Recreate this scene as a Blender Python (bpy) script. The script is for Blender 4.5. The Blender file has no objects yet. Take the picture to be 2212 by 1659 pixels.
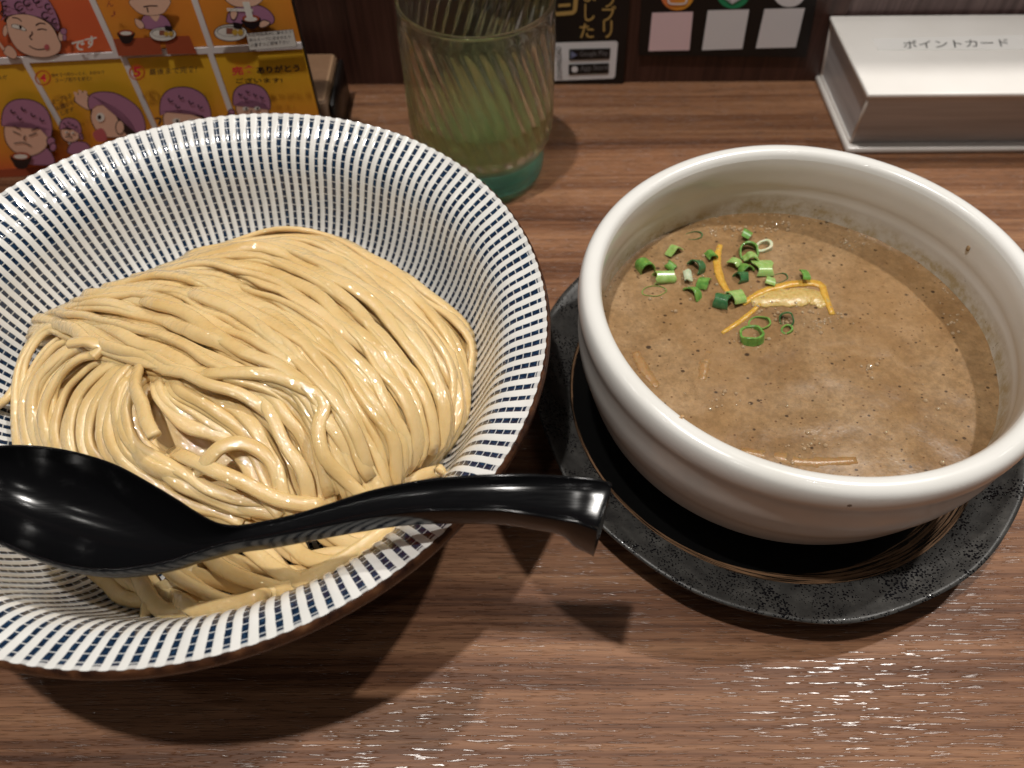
import bpy, bmesh, math, random
from mathutils import Vector, Matrix, noise
from math import sin, cos, pi, radians, sqrt, atan2

random.seed(7)
scene = bpy.context.scene

# ------------------------------------------------------------------ camera
CAM_H = 0.277; PITCH = radians(54.0); ROLL = radians(-1.0)
FPX = 3076.0 / 4096.0            # focal length in image widths
EYE = Vector((0, 0, CAM_H))
FWD = Vector((0, cos(PITCH), -sin(PITCH)))
UP0 = Vector((0, sin(PITCH), cos(PITCH)))
RT0 = Vector((1, 0, 0))
RT = RT0 * cos(ROLL) + UP0 * sin(ROLL)
UP = UP0 * cos(ROLL) - RT0 * sin(ROLL)
cam_data = bpy.data.cameras.new("camera")
cam = bpy.data.objects.new("camera", cam_data)
scene.collection.objects.link(cam)
cam.matrix_world = Matrix(((RT.x, UP.x, -FWD.x, EYE.x), (RT.y, UP.y, -FWD.y, EYE.y), (RT.z, UP.z, -FWD.z, EYE.z), (0, 0, 0, 1)))
cam_data.sensor_width = 36.0; cam_data.lens = 36.0 * FPX
cam_data.clip_start = 0.01; cam_data.clip_end = 50
cam_data.dof.use_dof = True; cam_data.dof.focus_distance = 0.262; cam_data.dof.aperture_fstop = 11.0
scene.camera = cam

# ------------------------------------------------------------------ light
world = bpy.data.worlds.new("World"); scene.world = world; world.use_nodes = True
wb = world.node_tree.nodes["Background"]; wb.inputs[0].default_value = (1.0, 0.90, 0.82, 1); wb.inputs[1].default_value = 0.015
scene.view_settings.view_transform = 'Standard'; scene.view_settings.look = 'None'
scene.view_settings.exposure = 0.42; scene.view_settings.gamma = 1.0
scene.cycles.max_bounces = 16; scene.cycles.transmission_bounces = 16; scene.cycles.transparent_max_bounces = 16
def lamp(x, y, z, w, size=0.05, col=(1, 0.96, 0.905)):
    d = bpy.data.lights.new("ceiling_spot", 'AREA'); d.shape = 'DISK'; d.size = size; d.energy = w; d.color = col
    o = bpy.data.objects.new("ceiling_spot", d); scene.collection.objects.link(o)
    o.location = (x, y, z)
    o.rotation_euler = (Vector((0, 0.2, 0.05)) - Vector((x, y, z))).to_track_quat('-Z', 'Y').to_euler()
lamp(-0.21, 0.10, 1.40, 9.2, 0.045)
lamp(0.70, 0.57, 1.40, 9.6, 0.045)
lamp(-0.18, 0.45, 1.40, 0.9, 0.028)
lamp(-0.74, 0.46, 1.40, 0.6, 0.022)
lamp(1.45, 0.50, 1.40, 0.35, 0.022)
lamp(0.42, -0.05, 1.40, 0.25, 0.022)
lamp(-0.85, -0.05, 1.40, 0.3, 0.022)
lamp(-0.30, -0.62, 1.45, 0.7, 0.035)
lamp(0.45, -0.62, 1.45, 0.4, 0.035)

# ------------------------------------------------------------------ survey helpers
# px: measured positions in the photograph (2212 x 1659 grid) turned into places in the room
def ray(u, v):
    x = (u - 1106) / 2212 / FPX; y = (829.5 - v) / 2212 / FPX
    return FWD + RT * x + UP * y
def P(u, v, z):
    d = ray(u, v); t = (z - CAM_H) / d.z
    return EYE + d * t
class Plane:
    def __init__(s, o, u, w):
        s.o = Vector(o); s.u = Vector(u).normalized(); s.w = Vector(w).normalized(); s.n = s.u.cross(s.w)
        if s.n.dot(EYE - s.o) < 0: s.n = -s.n
    def hit(s, a, b):
        d = ray(a, b); t = (s.o - EYE).dot(s.n) / d.dot(s.n); p = EYE + d * t - s.o
        return (p.dot(s.u), p.dot(s.w))
    def at(s, a, b, off=0.0): return s.o + s.u * a + s.w * b + s.n * off

# ------------------------------------------------------------------ material helpers
def mat(name, base=(0.8, 0.8, 0.8), rough=0.5, **kw):
    m = bpy.data.materials.new(name); m.use_nodes = True
    b = m.node_tree.nodes["Principled BSDF"]
    b.inputs["Base Color"].default_value = (*base, 1); b.inputs["Roughness"].default_value = rough
    for k, v in kw.items():
        b.inputs[k.replace("_", " ")].default_value = v
    return m
class NT:
    def __init__(s, m): s.m = m; s.t = m.node_tree; s.b = s.t.nodes["Principled BSDF"]
    def n(s, kind, **kw):
        x = s.t.nodes.new(kind)
        for k, v in kw.items(): setattr(x, k, v)
        return x
    def l(s, a, b): s.t.links.new(a, b)
    def val(s, sock, v):
        if hasattr(v, "is_linked") or isinstance(v, bpy.types.NodeSocket): s.l(v, sock)
        else: sock.default_value = v
    def math(s, op, a, b=0.0, c=0.0, clamp=False):
        x = s.n("ShaderNodeMath", operation=op, use_clamp=clamp)
        s.val(x.inputs[0], a); s.val(x.inputs[1], b); s.val(x.inputs[2], c)
        return x.outputs[0]
    def coord(s, which="Object"): return s.n("ShaderNodeTexCoord").outputs[which]
    def mapping(s, v, scale=(1, 1, 1), rot=(0, 0, 0), loc=(0, 0, 0)):
        x = s.n("ShaderNodeMapping"); s.l(v, x.inputs[0]); x.inputs["Scale"].default_value = scale
        x.inputs["Rotation"].default_value = rot; x.inputs["Location"].default_value = loc
        return x.outputs[0]
    def noise(s, v, scale, detail=2.0, rough=0.5, dist=0.0):
        x = s.n("ShaderNodeTexNoise"); s.l(v, x.inputs["Vector"]); x.inputs["Scale"].default_value = scale
        x.inputs["Detail"].default_value = detail; x.inputs["Roughness"].default_value = rough
        x.inputs["Distortion"].default_value = dist
        return x.outputs["Fac"]
    def voro(s, v, scale, feature='F1', rnd=1.0):
        x = s.n("ShaderNodeTexVoronoi", feature=feature); s.l(v, x.inputs["Vector"]); x.inputs["Scale"].default_value = scale
        x.inputs["Randomness"].default_value = rnd
        return x
    def ramp(s, f, stops, interp='LINEAR'):
        x = s.n("ShaderNodeValToRGB"); s.l(f, x.inputs[0]); cr = x.color_ramp; cr.interpolation = interp
        while len(cr.elements) < len(stops): cr.elements.new(0.5)
        for e, (p, c) in zip(cr.elements, stops):
            e.position = p; e.color = (c, c, c, 1) if isinstance(c, (int, float)) else (*c, 1)
        return x.outputs[0]
    def mix(s, f, a, b, mode='MIX'):
        x = s.n("ShaderNodeMix", data_type='RGBA', blend_type=mode)
        s.val(x.inputs[0], f)
        for i, v in ((6, a), (7, b)):
            if isinstance(v, tuple): x.inputs[i].default_value = (*v, 1)
            else: s.l(v, x.inputs[i])
        return x.outputs[2]
    def bump(s, h, dist, strength=1.0, prev=None):
        x = s.n("ShaderNodeBump"); s.l(h, x.inputs["Height"]); x.inputs["Distance"].default_value = dist
        x.inputs["Strength"].default_value = strength
        if prev is not None: s.l(prev, x.inputs["Normal"])
        return x.outputs[0]
    def color(s, c): s.l(c, s.b.inputs["Base Color"])
    def rough(s, c): s.l(c, s.b.inputs["Roughness"])
    def normal(s, c): s.l(c, s.b.inputs["Normal"])

# ------------------------------------------------------------------ object helpers
def link(name, bm_or_me, material, parent=None, smooth=True):
    if isinstance(bm_or_me, bmesh.types.BMesh):
        me = bpy.data.meshes.new(name); bm_or_me.to_mesh(me); bm_or_me.free()
    else: me = bm_or_me
    if smooth and len(me.polygons): me.polygons.foreach_set("use_smooth", [True] * len(me.polygons))
    me.materials.clear(); me.materials.append(material)
    o = bpy.data.objects.new(name, me); scene.collection.objects.link(o)
    if parent is not None: o.parent = parent
    return o
def tag(o, label=None, cat=None, group=None, kind=None):
    if label: o["label"] = label
    if cat: o["category"] = cat
    if group: o["group"] = group
    if kind: o["kind"] = kind
    return o
def empty(name, loc=(0, 0, 0)):
    o = bpy.data.objects.new(name, None); scene.collection.objects.link(o); o.location = loc; o.empty_display_size = 0.01
    return o
def thing(name, label, cat, group=None, loc=(0, 0, 0)):
    return tag(empty(name, loc), label, cat, group)
def addto(parent, o):            # parent while keeping world coordinates
    o.parent = parent; o.matrix_parent_inverse = Matrix.Translation(parent.location).inverted(); return o
def pbm(verts, faces):
    me = bpy.data.meshes.new("m"); me.from_pydata([tuple(v) for v in verts], [], faces); me.update(); return me
def box_bm(x0, x1, y0, y1, z0, z1, bevel=0.0, segs=2):
    bm = bmesh.new(); bmesh.ops.create_cube(bm, size=1.0)
    bmesh.ops.scale(bm, vec=(x1 - x0, y1 - y0, z1 - z0), verts=bm.verts)
    bmesh.ops.translate(bm, vec=((x0 + x1) / 2, (y0 + y1) / 2, (z0 + z1) / 2), verts=bm.verts)
    if bevel: bmesh.ops.bevel(bm, geom=bm.edges[:] + bm.verts[:], offset=bevel, segments=segs, profile=0.5, affect='EDGES')
    return bm
def crom(pts, n, closed=False):
    """Catmull-Rom resample by arc length to n points; pts are tuples of any length."""
    pts = [Vector(p) for p in pts]; m = len(pts)
    dense = []
    segs = m if closed else m - 1
    for i in range(segs):
        if closed: p0, p1, p2, p3 = pts[(i - 1) % m], pts[i], pts[(i + 1) % m], pts[(i + 2) % m]
        else: p0, p1, p2, p3 = pts[max(i - 1, 0)], pts[i], pts[i + 1], pts[min(i + 2, m - 1)]
        for k in range(12):
            t = k / 12.0
            dense.append(0.5 * ((2 * p1) + (p2 - p0) * t + (2 * p0 - 5 * p1 + 4 * p2 - p3) * t * t + (3 * p1 - p0 - 3 * p2 + p3) * t ** 3))
    dense.append(pts[0] if closed else pts[-1])
    L = [0.0]
    for a, b in zip(dense, dense[1:]): L.append(L[-1] + (b - a).length)
    out = []; j = 0
    tot = n if closed else n - 1
    for i in range(n):
        s = L[-1] * i / tot
        while j < len(L) - 2 and L[j + 1] < s: j += 1
        f = (s - L[j]) / max(L[j + 1] - L[j], 1e-12)
        out.append(dense[j].lerp(dense[j + 1], f))
    return out
def smooth_profile(pts, n):
    return [(p[0], p[1]) for p in crom([(a, b) for a, b in pts], n)]
def lathe(cx, cy, prof, seg, closed=False, radial=None, uvcols=None, phase=0.0):
    """prof: (r, z) list. radial(i_profile, angle)->extra outward offset. UV: u = column number, v = arc length in mm"""
    verts = []; faces = []; n = len(prof)
    arc = [0.0]
    for a, b in zip(prof, prof[1:]): arc.append(arc[-1] + math.hypot(b[0] - a[0], b[1] - a[1]))
    for i, (r, z) in enumerate(prof):
        for k in range(seg):
            a = 2 * pi * k / seg + phase
            rr, zz = r, z
            if radial:
                dr, dz = radial(i, a, arc[i], r, z); rr += dr; zz += dz
            verts.append((cx + rr * cos(a), cy + rr * sin(a), zz))
    m = n if closed else n - 1
    for i in range(m):
        j = (i + 1) % n
        for k in range(seg):
            q = (k + 1) % seg
            faces.append((i * seg + k, i * seg + q, j * seg + q, j * seg + k))
    me = pbm(verts, faces)
    if uvcols:
        uv = me.uv_layers.new(name="UVMap"); data = []
        for i in range(m):
            v0 = arc[i] * 1000; v1 = arc[min(i + 1, n - 1)] * 1000
            for k in range(seg):
                u0 = k / seg * uvcols; u1 = (k + 1) / seg * uvcols
                data += [u0, v0, u1, v0, u1, v1, u0, v1]
        uv.data.foreach_set("uv", data)
    return me
def solid(me):
    bm = bmesh.new(); bm.from_mesh(me); bmesh.ops.remove_doubles(bm, verts=bm.verts, dist=1e-7)
    bmesh.ops.recalc_face_normals(bm, faces=bm.faces); return bm
def flip_check(me): return me

# ------------------------------------------------------------------ tabletop, wall
YAW = -0.0175
WALL = Plane((0, 0.4325, 0), (1, YAW, 0), (0, 0, 1))
def wood_table():
    m = mat("walnut_laminate", rough=0.5); t = NT(m)
    c = t.mapping(t.coord(), rot=(0, 0, -YAW))
    warp = t.noise(t.mapping(c, (1.0, 2.2, 1)), 3.0, 3)
    wv = t.n("ShaderNodeVectorMath", operation='MULTIPLY_ADD'); cmb = t.n("ShaderNodeCombineXYZ")
    t.l(warp, cmb.inputs[1]); t.l(cmb.outputs[0], wv.inputs[0]); wv.inputs[1].default_value = (0, 0.014, 0); t.l(c, wv.inputs[2])
    g1 = t.noise(t.mapping(wv.outputs[0], (0.7, 26, 1)), 2.0, 4, 0.55)
    g2 = t.noise(t.mapping(wv.outputs[0], (1.2, 190, 1)), 2.2, 4, 0.65)
    g3 = t.noise(t.mapping(c, (30, 900, 1)), 1.6, 2, 0.6)
    s = t.math('ADD', t.math('MULTIPLY', g1, 0.62), t.math('MULTIPLY', g2, 0.38))
    col = t.ramp(s, [(0.36, (0.060, 0.023, 0.011)), (0.46, (0.145, 0.062, 0.030)), (0.54, (0.235, 0.111, 0.056)), (0.66, (0.34, 0.176, 0.092))])
    fine = t.ramp(g3, [(0.30, 0.72), (0.5, 0.98), (0.7, 1.1)])
    col = t.mix(1.0, col, fine, 'MULTIPLY')
    # short pores running with the grain
    pv = t.mapping(c, (105, 1350, 1)); pn = t.noise(pv, 1.0, 1.0, 0.5)
    zone = t.noise(t.mapping(c, (4, 18, 1)), 3.0, 2)
    thr = t.math('ADD', pn, t.math('MULTIPLY', zone, 0.16))
    pore = t.ramp(thr, [(0.63, 0.0), (0.72, 1.0)])
    col = t.mix(t.math('MULTIPLY', pore, 0.12), col, (0.045, 0.02, 0.014))
    t.color(col)
    dust = t.noise(t.mapping(c, (300, 900, 1)), 2.0, 1)
    b1 = t.bump(t.math('SUBTRACT', 1.0, pore), 0.00016, 1.0)
    b2 = t.bump(dust, 0.00005, 0.8, b1)
    t.normal(b2)
    t.rough(t.ramp(pore, [(0.0, 0.48), (1.0, 0.26)]))
    t.l(t.ramp(pore, [(0.0, 0.22), (1.0, 0.85)]), t.b.inputs['Specular IOR Level'])
    return m
bm = box_bm(-1.4, 1.4, -0.75, 0.4325, -0.035, 0.0)
for v in bm.verts: v.co.y += YAW * v.co.x
tag(link("tabletop", bm, wood_table(), smooth=False), kind="structure", label="dark walnut laminate counter top with fine horizontal grain")
def wood_wall():
    m = mat("dark_wall_wood", rough=0.42); t = NT(m); c = t.coord()
    g = t.noise(t.mapping(c, (240, 1, 6)), 2.0, 4, 0.6); g2 = t.noise(t.mapping(c, (30, 1, 2)), 2.0, 2)
    s = t.math('ADD', t.math('MULTIPLY', g, 0.55), t.math('MULTIPLY', g2, 0.45))
    t.color(t.ramp(s, [(0.35, (0.022, 0.008, 0.006)), (0.5, (0.050, 0.019, 0.013)), (0.66, (0.088, 0.036, 0.026))]))
    t.normal(t.bump(g, 0.0002, 0.6))
    return m
mwall = wood_wall()
bm = box_bm(-1.4, 0.196, 0.4327, 0.4527, -0.035, 0.42)
for v in bm.verts: v.co.y += YAW * v.co.x
tag(link("wall", bm, mwall, smooth=False), kind="structure")
mwall2 = mat("wall_wood_reflection", rough=0.33); t = NT(mwall2); c = t.coord()  # lighter grey-brown stands in for light reflected off this stretch of wall
g = t.noise(t.mapping(c, (170, 1, 5)), 2.0, 4, 0.6)
t.color(t.ramp(g, [(0.3, (0.055, 0.028, 0.026)), (0.55, (0.125, 0.075, 0.07)), (0.75, (0.18, 0.115, 0.105))]))
t.normal(t.bump(g, 0.0002, 0.5))
bm = box_bm(0.1964, 1.4, 0.4345, 0.4527, -0.035, 0.42)
for v in bm.verts: v.co.y += YAW * v.co.x
tag(link("wall_reflection", bm, mwall2, smooth=False), kind="structure")

# ------------------------------------------------------------------ noodle bowl
BC = (-0.1065, 0.1770); RB = 0.1195; ZB = 0.0745; COLS = 156
def striped():
    m = mat("striped_porcelain", rough=0.12); t = NT(m)
    uv = t.n("ShaderNodeUVMap").outputs[0]
    sep = t.n("ShaderNodeSeparateXYZ"); t.l(uv, sep.inputs[0]); U, V = sep.outputs[0], sep.outputs[1]
    colid = t.math('FLOOR', U)
    wn = t.n("ShaderNodeTexWhiteNoise", noise_dimensions='1D'); t.l(colid, wn.inputs["W"]); rnd = wn.outputs["Value"]
    obj = t.coord()
    wob = t.math('MULTIPLY', t.math('SUBTRACT', t.noise(obj, 260, 2), 0.5), 0.10)
    fu = t.math('ADD', t.math('FRACT', U), wob)
    half = t.math('ADD', 0.215, t.math('MULTIPLY', rnd, 0.055))
    d = t.math('ABSOLUTE', t.math('SUBTRACT', fu, 0.5))
    dark_u = t.math('MULTIPLY', t.math('SUBTRACT', half, d), 22.0, clamp=True)
    rv = t.math('DIVIDE', t.math('ADD', V, t.math('MULTIPLY', rnd, 1.3)), 3.15)
    fv = t.math('FRACT', t.math('ADD', rv, t.math('MULTIPLY', wob, 0.6)))
    dv = t.math('ABSOLUTE', t.math('SUBTRACT', fv, 0.5))
    dark_v = t.math('MULTIPLY', t.math('SUBTRACT', 0.452, dv), 26.0, clamp=True)
    sq = t.math('MULTIPLY', dark_u, t.math('ADD', t.math('MULTIPLY', dark_v, 0.66), 0.34))
    rim = t.math('MULTIPLY', t.math('SUBTRACT', V, 1.2), 2.5, clamp=True)
    sq = t.math('MULTIPLY', sq, t.math('ADD', t.math('MULTIPLY', rim, 0.75), 0.25))
    tone = t.ramp(t.noise(obj, 700, 3, 0.7), [(0.3, (0.004, 0.010, 0.026)), (0.55, (0.009, 0.026, 0.060)), (0.75, (0.022, 0.062, 0.120))])
    white = t.ramp(t.noise(obj, 60, 3), [(0.3, (0.70, 0.69, 0.66)), (0.7, (0.80, 0.79, 0.76))])
    t.color(t.mix(sq, white, tone))
    t.normal(t.bump(t.noise(obj, 420, 2), 0.00006, 0.6))
    t.b.inputs["Coat Weight"].default_value = 0.5; t.b.inputs["Coat Roughness"].default_value = 0.045
    return m
m_strip = striped()
m_brown = mat("iron_brown_glaze", (0.055, 0.022, 0.012), 0.22); t = NT(m_brown)
t.color(t.ramp(t.noise(t.coord(), 220, 3), [(0.35, (0.022, 0.009, 0.006)), (0.6, (0.075, 0.030, 0.014)), (0.8, (0.14, 0.065, 0.03))]))
INNER = [(0.1188, 0.0748), (0.1178, 0.0742), (0.1130, 0.0715), (0.1075, 0.0682), (0.1035, 0.0640), (0.1005, 0.0585), (0.0975, 0.0510), (0.0935, 0.0420), (0.0880, 0.0335),
         (0.0790, 0.0265), (0.0670, 0.0220), (0.0520, 0.0192), (0.034, 0.0175), (0.018, 0.0168), (0.001, 0.0166)]
inner = smooth_profile(INNER, 64)
def relief(i, a, arc, r, z):
    ph = (a / (2 * pi) * COLS) % 1.0
    d = abs(ph - 0.5)
    h = max(0.0, min(1.0, (d - 0.16) / 0.16)); h = h * h * (3 - 2 * h)
    amt = 0.00034 * min(1.0, r / 0.05) * (1.0 if i > 0 else 0.6)
    return (-h * amt * 0.55 + (0.0004 * h if i < 3 else 0), h * amt * 0.8)
bowl_n = thing("noodle_bowl", "wide striped blue and white porcelain bowl holding the pale noodles", "bowl", loc=(BC[0], BC[1], 0))
addto(bowl_n, link("bowl_interior", lathe(BC[0], BC[1], inner, COLS * 8, radial=relief, uvcols=COLS), m_strip))
band = [(0.1188, 0.0748), (0.1194, 0.0746), (0.1200, 0.0739), (0.1204, 0.0727), (0.1204, 0.0712), (0.1198, 0.0695), (0.1165, 0.0670)]
addto(bowl_n, tag(link("rim_band", lathe(BC[0], BC[1], smooth_profile(band, 14), 320), m_brown), label="thin brown glazed band under the rim"))
m_under = mat("under_glaze", (0.10, 0.09, 0.08), 0.3)
outer = [(0.1165, 0.0670), (0.1085, 0.0620), (0.1025, 0.0520), (0.0960, 0.0380), (0.0860, 0.0260), (0.072, 0.0190), (0.052, 0.0160), (0.040, 0.0125), (0.039, 0.0100), (0.038, 0.0002), (0.034, 0.0002), (0.033, 0.008), (0.001, 0.009)]
addto(bowl_n, link("bowl_underside", lathe(BC[0], BC[1], outer, 160), m_under))

# ------------------------------------------------------------------ noodles
def noodle_mat():
    m = mat("wheat_noodle", (0.80, 0.60, 0.32), 0.42); t = NT(m); c = t.coord()
    info = t.n("ShaderNodeObjectInfo").outputs["Random"]
    big = t.noise(c, 55, 3, 0.6)
    col = t.ramp(big, [(0.28, (0.62, 0.405, 0.150)), (0.5, (0.69, 0.480, 0.205)), (0.72, (0.73, 0.54, 0.270))])
    col = t.mix(t.math('MULTIPLY', info, 0.30), col, (0.78, 0.60, 0.34))
    sp = t.voro(c, 420); speck = t.ramp(sp.outputs["Distance"], [(0.06, 1.0), (0.11, 0.0)])
    col = t.mix(t.math('MULTIPLY', speck, 0.25), col, (0.40, 0.25, 0.10))
    t.color(col)
    n1 = t.noise(c, 900, 2, 0.6); n2 = t.noise(c, 230, 2)
    t.normal(t.bump(n1, 0.00018, 0.5, t.bump(n2, 0.0004, 0.3)))
    b = t.b
    b.inputs["Subsurface Weight"].default_value = 0.3; b.inputs["Subsurface Radius"].default_value = (1.0, 0.6, 0.28); b.inputs["Subsurface Scale"].default_value = 0.0025
    b.inputs["Coat Weight"].default_value = 1.0; b.inputs["Coat Roughness"].default_value = 0.05; b.inputs["Coat IOR"].default_value = 1.62
    v1 = t.voro(c, 560); rn = t.n("ShaderNodeTexWhiteNoise"); t.l(v1.outputs["Position"], rn.inputs[0])
    cl = t.ramp(t.noise(c, 70, 2, 0.6), [(0.42, 0.12), (0.60, 0.62)])
    keep = t.math('LESS_THAN', rn.outputs["Value"], cl)
    dd = t.math('DIVIDE', v1.outputs["Distance"], 0.40)
    bead = t.math('MULTIPLY', t.math('SUBTRACT', 1.0, t.math('MULTIPLY', dd, dd), clamp=True), keep)
    cn = t.bump(bead, 0.00005, 1.0, t.bump(t.math('MULTIPLY', t.noise(c, 400, 1), t.math('ADD', cl, 0.35)), 0.0014, 1.0)); t.l(cn, b.inputs["Coat Normal"])
    return m
m_noodle = noodle_mat()
MC = Vector((-0.108, 0.170))
def dome_normal(p):
    dx, dy = p.x - MC.x, p.y - MC.y
    k = 7.0
    return Vector((dx * k, dy * k, 1.0)).normalized()
def strand_mesh(pts, wid, thk, seed, twist=0.5, sides=10):
    rnd = random.Random(seed); n = len(pts)
    f1, f2 = rnd.uniform(0, 100), rnd.uniform(0, 100)
    verts = []; faces = []
    base_tw = rnd.uniform(-twist, twist) * 0.35; arc_ = 0.0
    for i, p in enumerate(pts):
        a = pts[max(i - 1, 0)]; b = pts[min(i + 1, n - 1)]
        tg = (b - a).normalized(); N = dome_normal(p); N = (N - tg * N.dot(tg)).normalized(); S = tg.cross(N)
        if i: arc_ += (p - pts[i - 1]).length
        s = arc_ * 38
        tw = base_tw + twist * noise.noise((s * 0.55 + f1, 0, 3.3))
        Nn = N * cos(tw) + S * sin(tw); Sn = S * cos(tw) - N * sin(tw)
        w = wid * (1 + 0.14 * noise.noise((s * 1.1 + f2, 1, 0)) + 0.07 * noise.noise((s * 3.5 + f2, 5, 0)))
        h = thk * (1 + 0.12 * noise.noise((s * 1.3 + f2, 7, 0)) + 0.05 * noise.noise((s * 4 + f1, 5, 2)))
        for k in range(sides):
            t_ = 2 * pi * (k + 0.5) / sides
            ca, sa = cos(t_), sin(t_)
            ex = 0.68
            x = math.copysign(abs(ca) ** ex, ca) * w / 2; y = math.copysign(abs(sa) ** ex, sa) * h / 2
            verts.append(p + Sn * x + Nn * y)
    for i in range(n - 1):
        for k in range(sides):
            q = (k + 1) % sides
            faces.append((i * sides + k, i * sides + q, (i + 1) * sides + q, (i + 1) * sides + k))
    faces.append(tuple(range(sides - 1, -1, -1))); faces.append(tuple((n - 1) * sides + k for k in range(sides)))
    return pbm(verts, faces)
pile = thing("noodle_pile", "heap of pale wet wheat noodles folded inside the striped bowl", "noodles", loc=(MC.x, MC.y, 0.02))
def bowl_floor(x, y):
    r = math.hypot(x - BC[0], y - BC[1])
    pr = inner
    for a, b in zip(pr, pr[1:]):
        if b[0] <= r <= a[0]:
            f = (r - b[0]) / max(a[0] - b[0], 1e-9); return b[1] + (a[1] - b[1]) * f
    return 0.0166 if r < 0.05 else 0.2
def bowl_radius(z):
    for a, b in zip(inner, inner[1:]):
        if b[1] <= z <= a[1]: return b[0] + (a[0] - b[0]) * (z - b[1]) / max(a[1] - b[1], 1e-9)
    return 0.12 if z > 0.07 else 0.03
strand_count = [0]
def guide(pts, n=44): return crom([tuple(P(u, v, z / 1000.0)) for u, v, z in pts], n)
def bury(g, d=9):
    a, b = g[0], g[-1]
    def ext(p, q):
        L = max(1.0, math.hypot(p[0] - q[0], p[1] - q[1])); return ((p[0] - q[0]) / L, (p[1] - q[1]) / L)
    ea, eb = ext(a, g[1]), ext(b, g[-2])
    return [(a[0] + ea[0] * 46, a[1] + ea[1] * 46, a[2] - d * 1.5), (a[0] + ea[0] * 20, a[1] + ea[1] * 20, a[2] - d * 0.45)] + g + [(b[0] + eb[0] * 20, b[1] + eb[1] * 20, b[2] - d * 0.45), (b[0] + eb[0] * 46, b[1] + eb[1] * 46, b[2] - d * 1.5)]
def strand(pts, wid=0.0050, thk=0.0040, twist=0.95, name="noodle_strand"):
    seed = strand_count[0] + 11; strand_count[0] += 1
    out = []
    for p in pts:
        lim = bowl_radius(p.z - thk * 0.3) - thk * 0.55
        dx, dy = p.x - BC[0], p.y - BC[1]; r = math.hypot(dx, dy)
        k = min(1.0, lim / r) if r > 0.02 else 1.0
        x, y = BC[0] + dx * k, BC[1] + dy * k
        out.append(Vector((x, y, max(p.z, min(bowl_floor(x, y), 0.03) + thk * 0.5))))
    me = strand_mesh(out, wid, thk, seed, twist)
    o = link(name, me, m_noodle); addto(pile, o)
    return o
def bundle(guides, count, wid=0.0050, thk=0.0027, lat=0.0017, vert=0.0018, drop=0.0, seed=1, trim=0.08, under=True, clump=0.55):
    gs = [guide(g) for g in guides]; n = len(gs[0]); rnd = random.Random(seed)
    for layer in range(3 if under else 1):
        cnt = count if layer == 0 else max(2, int(count * 0.8))
        for c in range(cnt):
            f = (c + 0.5 * layer) / max(cnt - 1, 1)
            f = min(1.0, f + clump / cnt * sin(c * 2.4 + seed) )
            f = max(0.0, f)
            x = f * (len(gs) - 1); i = min(int(x), len(gs) - 2); t_ = x - i
            fx, fy = rnd.uniform(0, 50), rnd.uniform(0, 50)
            pts = []; sl = 0.0; pp = None
            lift = rnd.uniform(-0.0009, 0.0012)
            cross = rnd.uniform(-1, 1) * (0.0022 if layer == 0 else 0.007)
            for k in range(n):
                p = gs[i][k].lerp(gs[i + 1][k], t_)
                a = gs[i][max(k - 1, 0)].lerp(gs[i + 1][max(k - 1, 0)], t_); b = gs[i][min(k + 1, n - 1)].lerp(gs[i + 1][min(k + 1, n - 1)], t_)
                tg = (b - a).normalized(); N = dome_normal(p); S = tg.cross(N).normalized()
                if pp is not None: sl += (p - pp).length
                pp = p; q = sl * 45
                la = lat * 1.6 * noise.noise((q * 0.9 + fx, 0.5, seed)) + lat * 0.85 * noise.noise((q * 1.9 + fx, 3.5, seed)) + cross * (k / n - 0.5)
                ve = vert * 1.5 * noise.noise((q * 0.8 + fy, 9.5, seed)) + lift - layer * 0.0034 - drop
                pts.append(p + S * la + N * ve)
            a0 = int(rnd.uniform(0, trim) * n); a1 = n - int(rnd.uniform(0, trim) * n)
            strand(pts[a0:a1], wid * rnd.uniform(0.86, 1.12), thk * rnd.uniform(0.9, 1.1))
G4 = [(188, 662, 40), (184, 652, 50), (205, 644, 57), (330, 630, 63), (460, 665, 68), (580, 735, 70), (680, 825, 68), (735, 910, 64), (775, 980, 57), (810, 1050, 50), (840, 1110, 44)]
bundle([
    [(470, 545, 34), (500, 528, 43), (600, 503, 47), (700, 508, 48), (800, 552, 48), (900, 622, 47), (985, 690, 44), (1028, 765, 41), (1030, 850, 37), (1005, 925, 34), (945, 985, 31), (880, 1025, 30)],
    [(350, 596, 40), (352, 584, 50), (480, 548, 56), (620, 545, 59), (745, 610, 61), (850, 695, 60), (925, 785, 56), (962, 870, 51), (955, 945, 44), (925, 995, 37), (870, 1030, 33)],
    [(262, 628, 42), (262, 615, 53), (400, 596, 61), (540, 628, 65), (660, 698, 67), (765, 790, 65), (830, 870, 61), (868, 940, 54), (868, 1000, 46), (850, 1040, 40)],
    G4], 25, seed=3)
bundle([G4,
    [(122, 690, 36), (116, 676, 48), (215, 682, 60), (340, 722, 66), (455, 775, 69), (560, 818, 69), (640, 858, 68), (700, 935, 64), (735, 1010, 58), (765, 1085, 50), (780, 1140, 45)],
    [(78, 712, 34), (70, 698, 44), (122, 700, 53), (171, 728, 59), (220, 752, 62), (290, 778, 64), (360, 806, 66), (440, 825, 67), (525, 848, 66), (590, 900, 62), (628, 965, 57), (645, 1040, 52), (655, 1110, 46)]],
    14, seed=5)
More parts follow.
